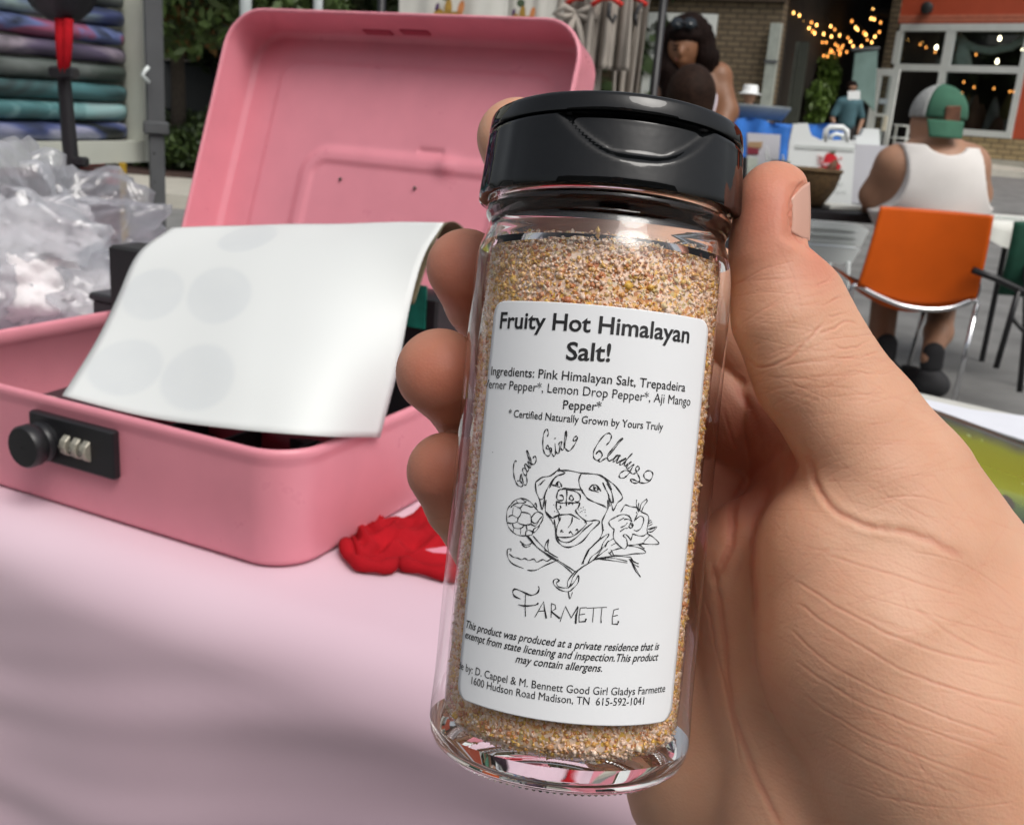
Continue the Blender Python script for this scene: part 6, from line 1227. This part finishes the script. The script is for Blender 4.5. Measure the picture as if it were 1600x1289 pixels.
# green chair at the right edge
gc = thing('green_chair', 'dark green fabric chair with black crossed legs at the right edge', 'chair'); Yg = 3.95; mgc = mat('bottle_green_fabric', (.012,.085,.05), .8, .2, 20)
g = MB(); g.grid(14, 20, lambda i, j: Vector(WY(1584+150*i-8*(1-i)*math.sin(j*2), 346+ (118+12*i)*j, Yg))+Vector((0, .10*j*j-.03*i, 0))); o = g.build('back_sling', mgc, gc, True); md = o.modifiers.new('t', 'SOLIDIFY'); md.thickness = .012
bseg = lambda *uv: [WY(u_, v_, Yg+.02) for u_, v_ in uv]
for pth, r in ((bseg((1520,422),(1560,437),(1592,452),(1660,490)), .0135), (bseg((1592,452),(1578,500),(1556,575)), .012), (bseg((1582,498),(1602,520),(1680,580)), .009), (bseg((1604,400),(1602,520),(1593,612)), .012)):
    g = MB(); g.tube(pth, r, 8); g.build('leg', M_black, gc, True)

# ---------------------------------------------------------------- dark haired woman and the head in front of her
Yw = 4.7; wm_ = thing('person', 'dark haired woman in pale tank top looking down, sunglasses on her head', 'person'); ww = lambda u_, v_, dy=0: tuple(WY(u_, v_, Yw+dy)); mskw = mat('warm_brown_skin', (.21,.09,.04), .5, .08, 20)
blob('body', [([E_(ww(1066, 76), (.066,.082,.098)), C_(ww(1068, 98, .02), ww(1090, 122, .06), .042, .05), C_(ww(1050, 135, .08), ww(1122, 120, .05), .055, .06), C_(ww(1120, 125, .05), ww(1134, 175, .0), .062, .055), C_(ww(1134, 175, 0), ww(1118, 225, -.12), .052, .035), C_(ww(1045, 140, .08), ww(1030, 190, .02), .052, .05), C_(ww(1030, 190, .02), ww(1050, 235, -.14), .045, .034), C_(ww(1088, 150, .08), ww(1085, 260, .10), .13, .14), E_(ww(1063, 83, -.085), (.010,.014,.018)), E_(ww(1062, 96, -.065), (.022,.012,.008))], .02)], .009, mskw, wm_, .01)
for u_ in (1056, 1071): g = MB(); p = Vector(ww(u_, 78, -.076)); g.box(p, (.014,.004,.003), ch=.001); g.build('closed_eye', M_hair, wm_); g = MB(); g.box(p+Vector((0,.003,.016)), (.016,.004,.003)); g.build('eyebrow', M_hair, wm_)
g = MB(); g.box(ww(1062, 94, -.073), (.019,.004,.004), ch=.002); g.build('lips', mat('lip', (.30,.07,.05), .5), wm_)
hairp = [E_(ww(1068, 56, -.045), (.068,.045,.036)), E_(ww(1076, 56, .045), (.102,.088,.085)), C_(ww(1043, 62, .03), ww(1040, 112, -.0), .036, .045), C_(ww(1044, 112, -.02), ww(1046, 165, -.02), .050, .030), C_(ww(1096, 58, .03), ww(1102, 90, .03), .048, .054), C_(ww(1100, 90, .03), ww(1108, 130, .05), .055, .045), C_(ww(1108, 125, .05), ww(1098, 165, .0), .045, .02), C_(ww(1064, 42, .01), ww(1082, 40, .02), .042, .05)]
blob('hair', [(hairp, .03)], .008, M_hair, wm_, .01, fn=lambda V: V+np.stack([.004*np.sin(V[:,2]*0+V[:,0]*260), V[:,0]*0, V[:,0]*0], 1))
blob('tank_top', [([C_(ww(1088, 160, .08), ww(1085, 262, .10), .137, .147), C_(ww(1112, 105, .07), ww(1108, 150, .05), .028, .05), C_(ww(1060, 118, .07), ww(1062, 150, .06), .02, .05)], .03)], .011, mat('pale_lilac_cotton', (.62,.56,.62), .9), wm_, .02)
for u_ in (1058, 1078): g = MB(); g.T = Matrix.Translation(ww(u_, 38, -.085)) @ Matrix.Rotation(math.radians(60), 4, 'X'); g.lathe([(0,.001),(0,.026),(.006,.028),(.008,.001)], 14); g.build('sunglass_lens', mat('dark_lens', (.01,.015,.02), .08), wm_, True)
g = MB(); g.tube([ww(1058,37,-.09), ww(1068,36,-.093), ww(1078,38,-.09)], .003, 6); g.tube([ww(1088,40,-.07), ww(1096,46,.02)], .003, 6); g.build('sunglass_frame', M_black, wm_)
Y5 = 4.1; h2 = thing('person', 'person with brown hair seen from behind, in front of the woman', 'person'); w5 = lambda u_, v_, dy=0: tuple(WY(u_, v_, Y5+dy)); mbh = mat('brown_hair', (.022,.011,.007), .6, .5, 80, .8, 150, bdist=.004, spec=.1)
blob('hair', [([E_(w5(1080, 145), (.088,.098,.105)), C_(w5(1080, 150, -.02), w5(1080, 200, -.03), .085, .075)], .03)], .009, mbh, h2)
blob('body', [([C_(w5(1080, 160, .02), w5(1080, 205, .02), .06, .06), C_(w5(1035, 222), w5(1125, 222), .065, .065), C_(w5(1035, 225), w5(1022, 290, -.02), .055, .05), C_(w5(1125, 225), w5(1138, 290, -.02), .055, .05), E_(w5(1080, 148, .06), (.07,.06,.09))], .03)], .011, mskw, h2)
blob('shirt', [([C_(w5(1045, 228), w5(1115, 228), .072, .072), C_(w5(1080, 250), w5(1080, 360), .13, .14)], .05)], .013, mat('plum_shirt', (.10,.05,.09), .85), h2)

# ---------------------------------------------------------------- the street on the photographer's side (unseen shop, added to be mirrored in cap and glass)
nb = thing('added_brick_shop', 'unseen brick shop front added behind the camera for reflections in the cap', 'building', (0,0,0))
def bx2(name, m, parent, x0, x1, y0, y1, z0, z1): g = MB(); g.box(((x0+x1)/2,(y0+y1)/2,(z0+z1)/2), ((x1-x0)/2,(y1-y0)/2,(z1-z0)/2)); return g.build(name, m, parent)
for x0, x1 in ((-12,-8.4),(-5.2,-4.0),(-.8,.6),(3.8,5.0),(8.2,12)): bx2('wall_pier', mbr, nb, x0, x1, -9.4, -9, 0, 3.2)
bx2('wall_upper', mbr, nb, -12, 12, -9.4, -9, 3.201, 6.5)
for x0, x1 in ((-8.39,-5.21),(-3.99,-.81),(.61,3.79),(5.01,8.19)): w_ = bx2('window', mwh, nb, x0, x1, -9.15, -9.1, .2, .5); bx2('pane', bpy.data.materials['dark_car_glass'], w_, x0+.05, x1-.05, -9.2, -9.16, .5, 3.1)

for o_, c_, zt_, hw in ((wm_, Vector(ww(1085, 262, .10)), .84, .10), (h2, Vector(w5(1080, 360)), .64, .075)):
    blob('trousers', [([C_((c_.x-.05, c_.y, zt_), (c_.x+.05, c_.y, zt_), hw+.03, hw+.03), C_((c_.x-.09, c_.y, zt_-.05), (c_.x-.10, c_.y, .10), hw, .055), C_((c_.x+.09, c_.y, zt_-.05), (c_.x+.10, c_.y, .10), hw, .055)], .05)], .014, mshr, o_, .02)
    for sx in (-.10, .10): blob('shoe', [([C_((c_.x+sx, c_.y+.02, .045), (c_.x+sx, c_.y-.14, .035), .048, .038)], .02)], .01, bpy.data.materials['black_shoe'], o_)
# the photographer, standing at the near side of the table behind the lens (unseen; added to darken the reflection in cap and glass and shade the box front)
ph = thing('person', 'unseen photographer in a dark shirt, added to darken the cap and box front', 'person'); ph.location = (0,-.20,0)
blob('body', [([E_((.02,-.42,1.36), (.085,.10,.12)), C_((.02,-.42,1.24),(.02,-.44,1.16),.06,.07), C_((.24,-.42,1.06),(.33,-.25,.86),.06,.05), C_((-.20,-.42,1.06),(-.28,-.25,.88),.06,.05), C_((-.28,-.25,.88),(-.10,-.10,.98),.045,.035), C_((.33,-.25,.86),(.20,-.08,.80),.045,.04)], .04)], .012, mskm, ph, .02)
blob('shirt', [([C_((-.16,-.44,1.08),(.20,-.44,1.08),.10,.10), C_((.02,-.45,1.0),(.02,-.46,.70),.18,.17), C_((.20,-.44,1.05),(.29,-.32,.93),.085,.07), C_((-.16,-.44,1.05),(-.25,-.32,.93),.085,.07)], .06)], .014, mat('navy_shirt', (.02,.025,.04), .85), ph, .02)
blob('trousers', [([C_((-.08,-.46,.68),(-.10,-.47,.10),.11,.07), C_((.12,-.46,.68),(.14,-.47,.10),.11,.07)], .05)], .014, mat('dark_denim', (.02,.025,.045), .85), ph, .02)
blob('hair', [([E_((.02,-.44,1.39), (.095,.11,.115))], .02)], .012, M_hair, ph)
for x in (-.10,.14): blob('shoe', [([C_((x,-.50,.045),(x,-.30,.035),.05,.042)], .02)], .01, mat('shoe_leather', (.03,.02,.015), .5), ph)
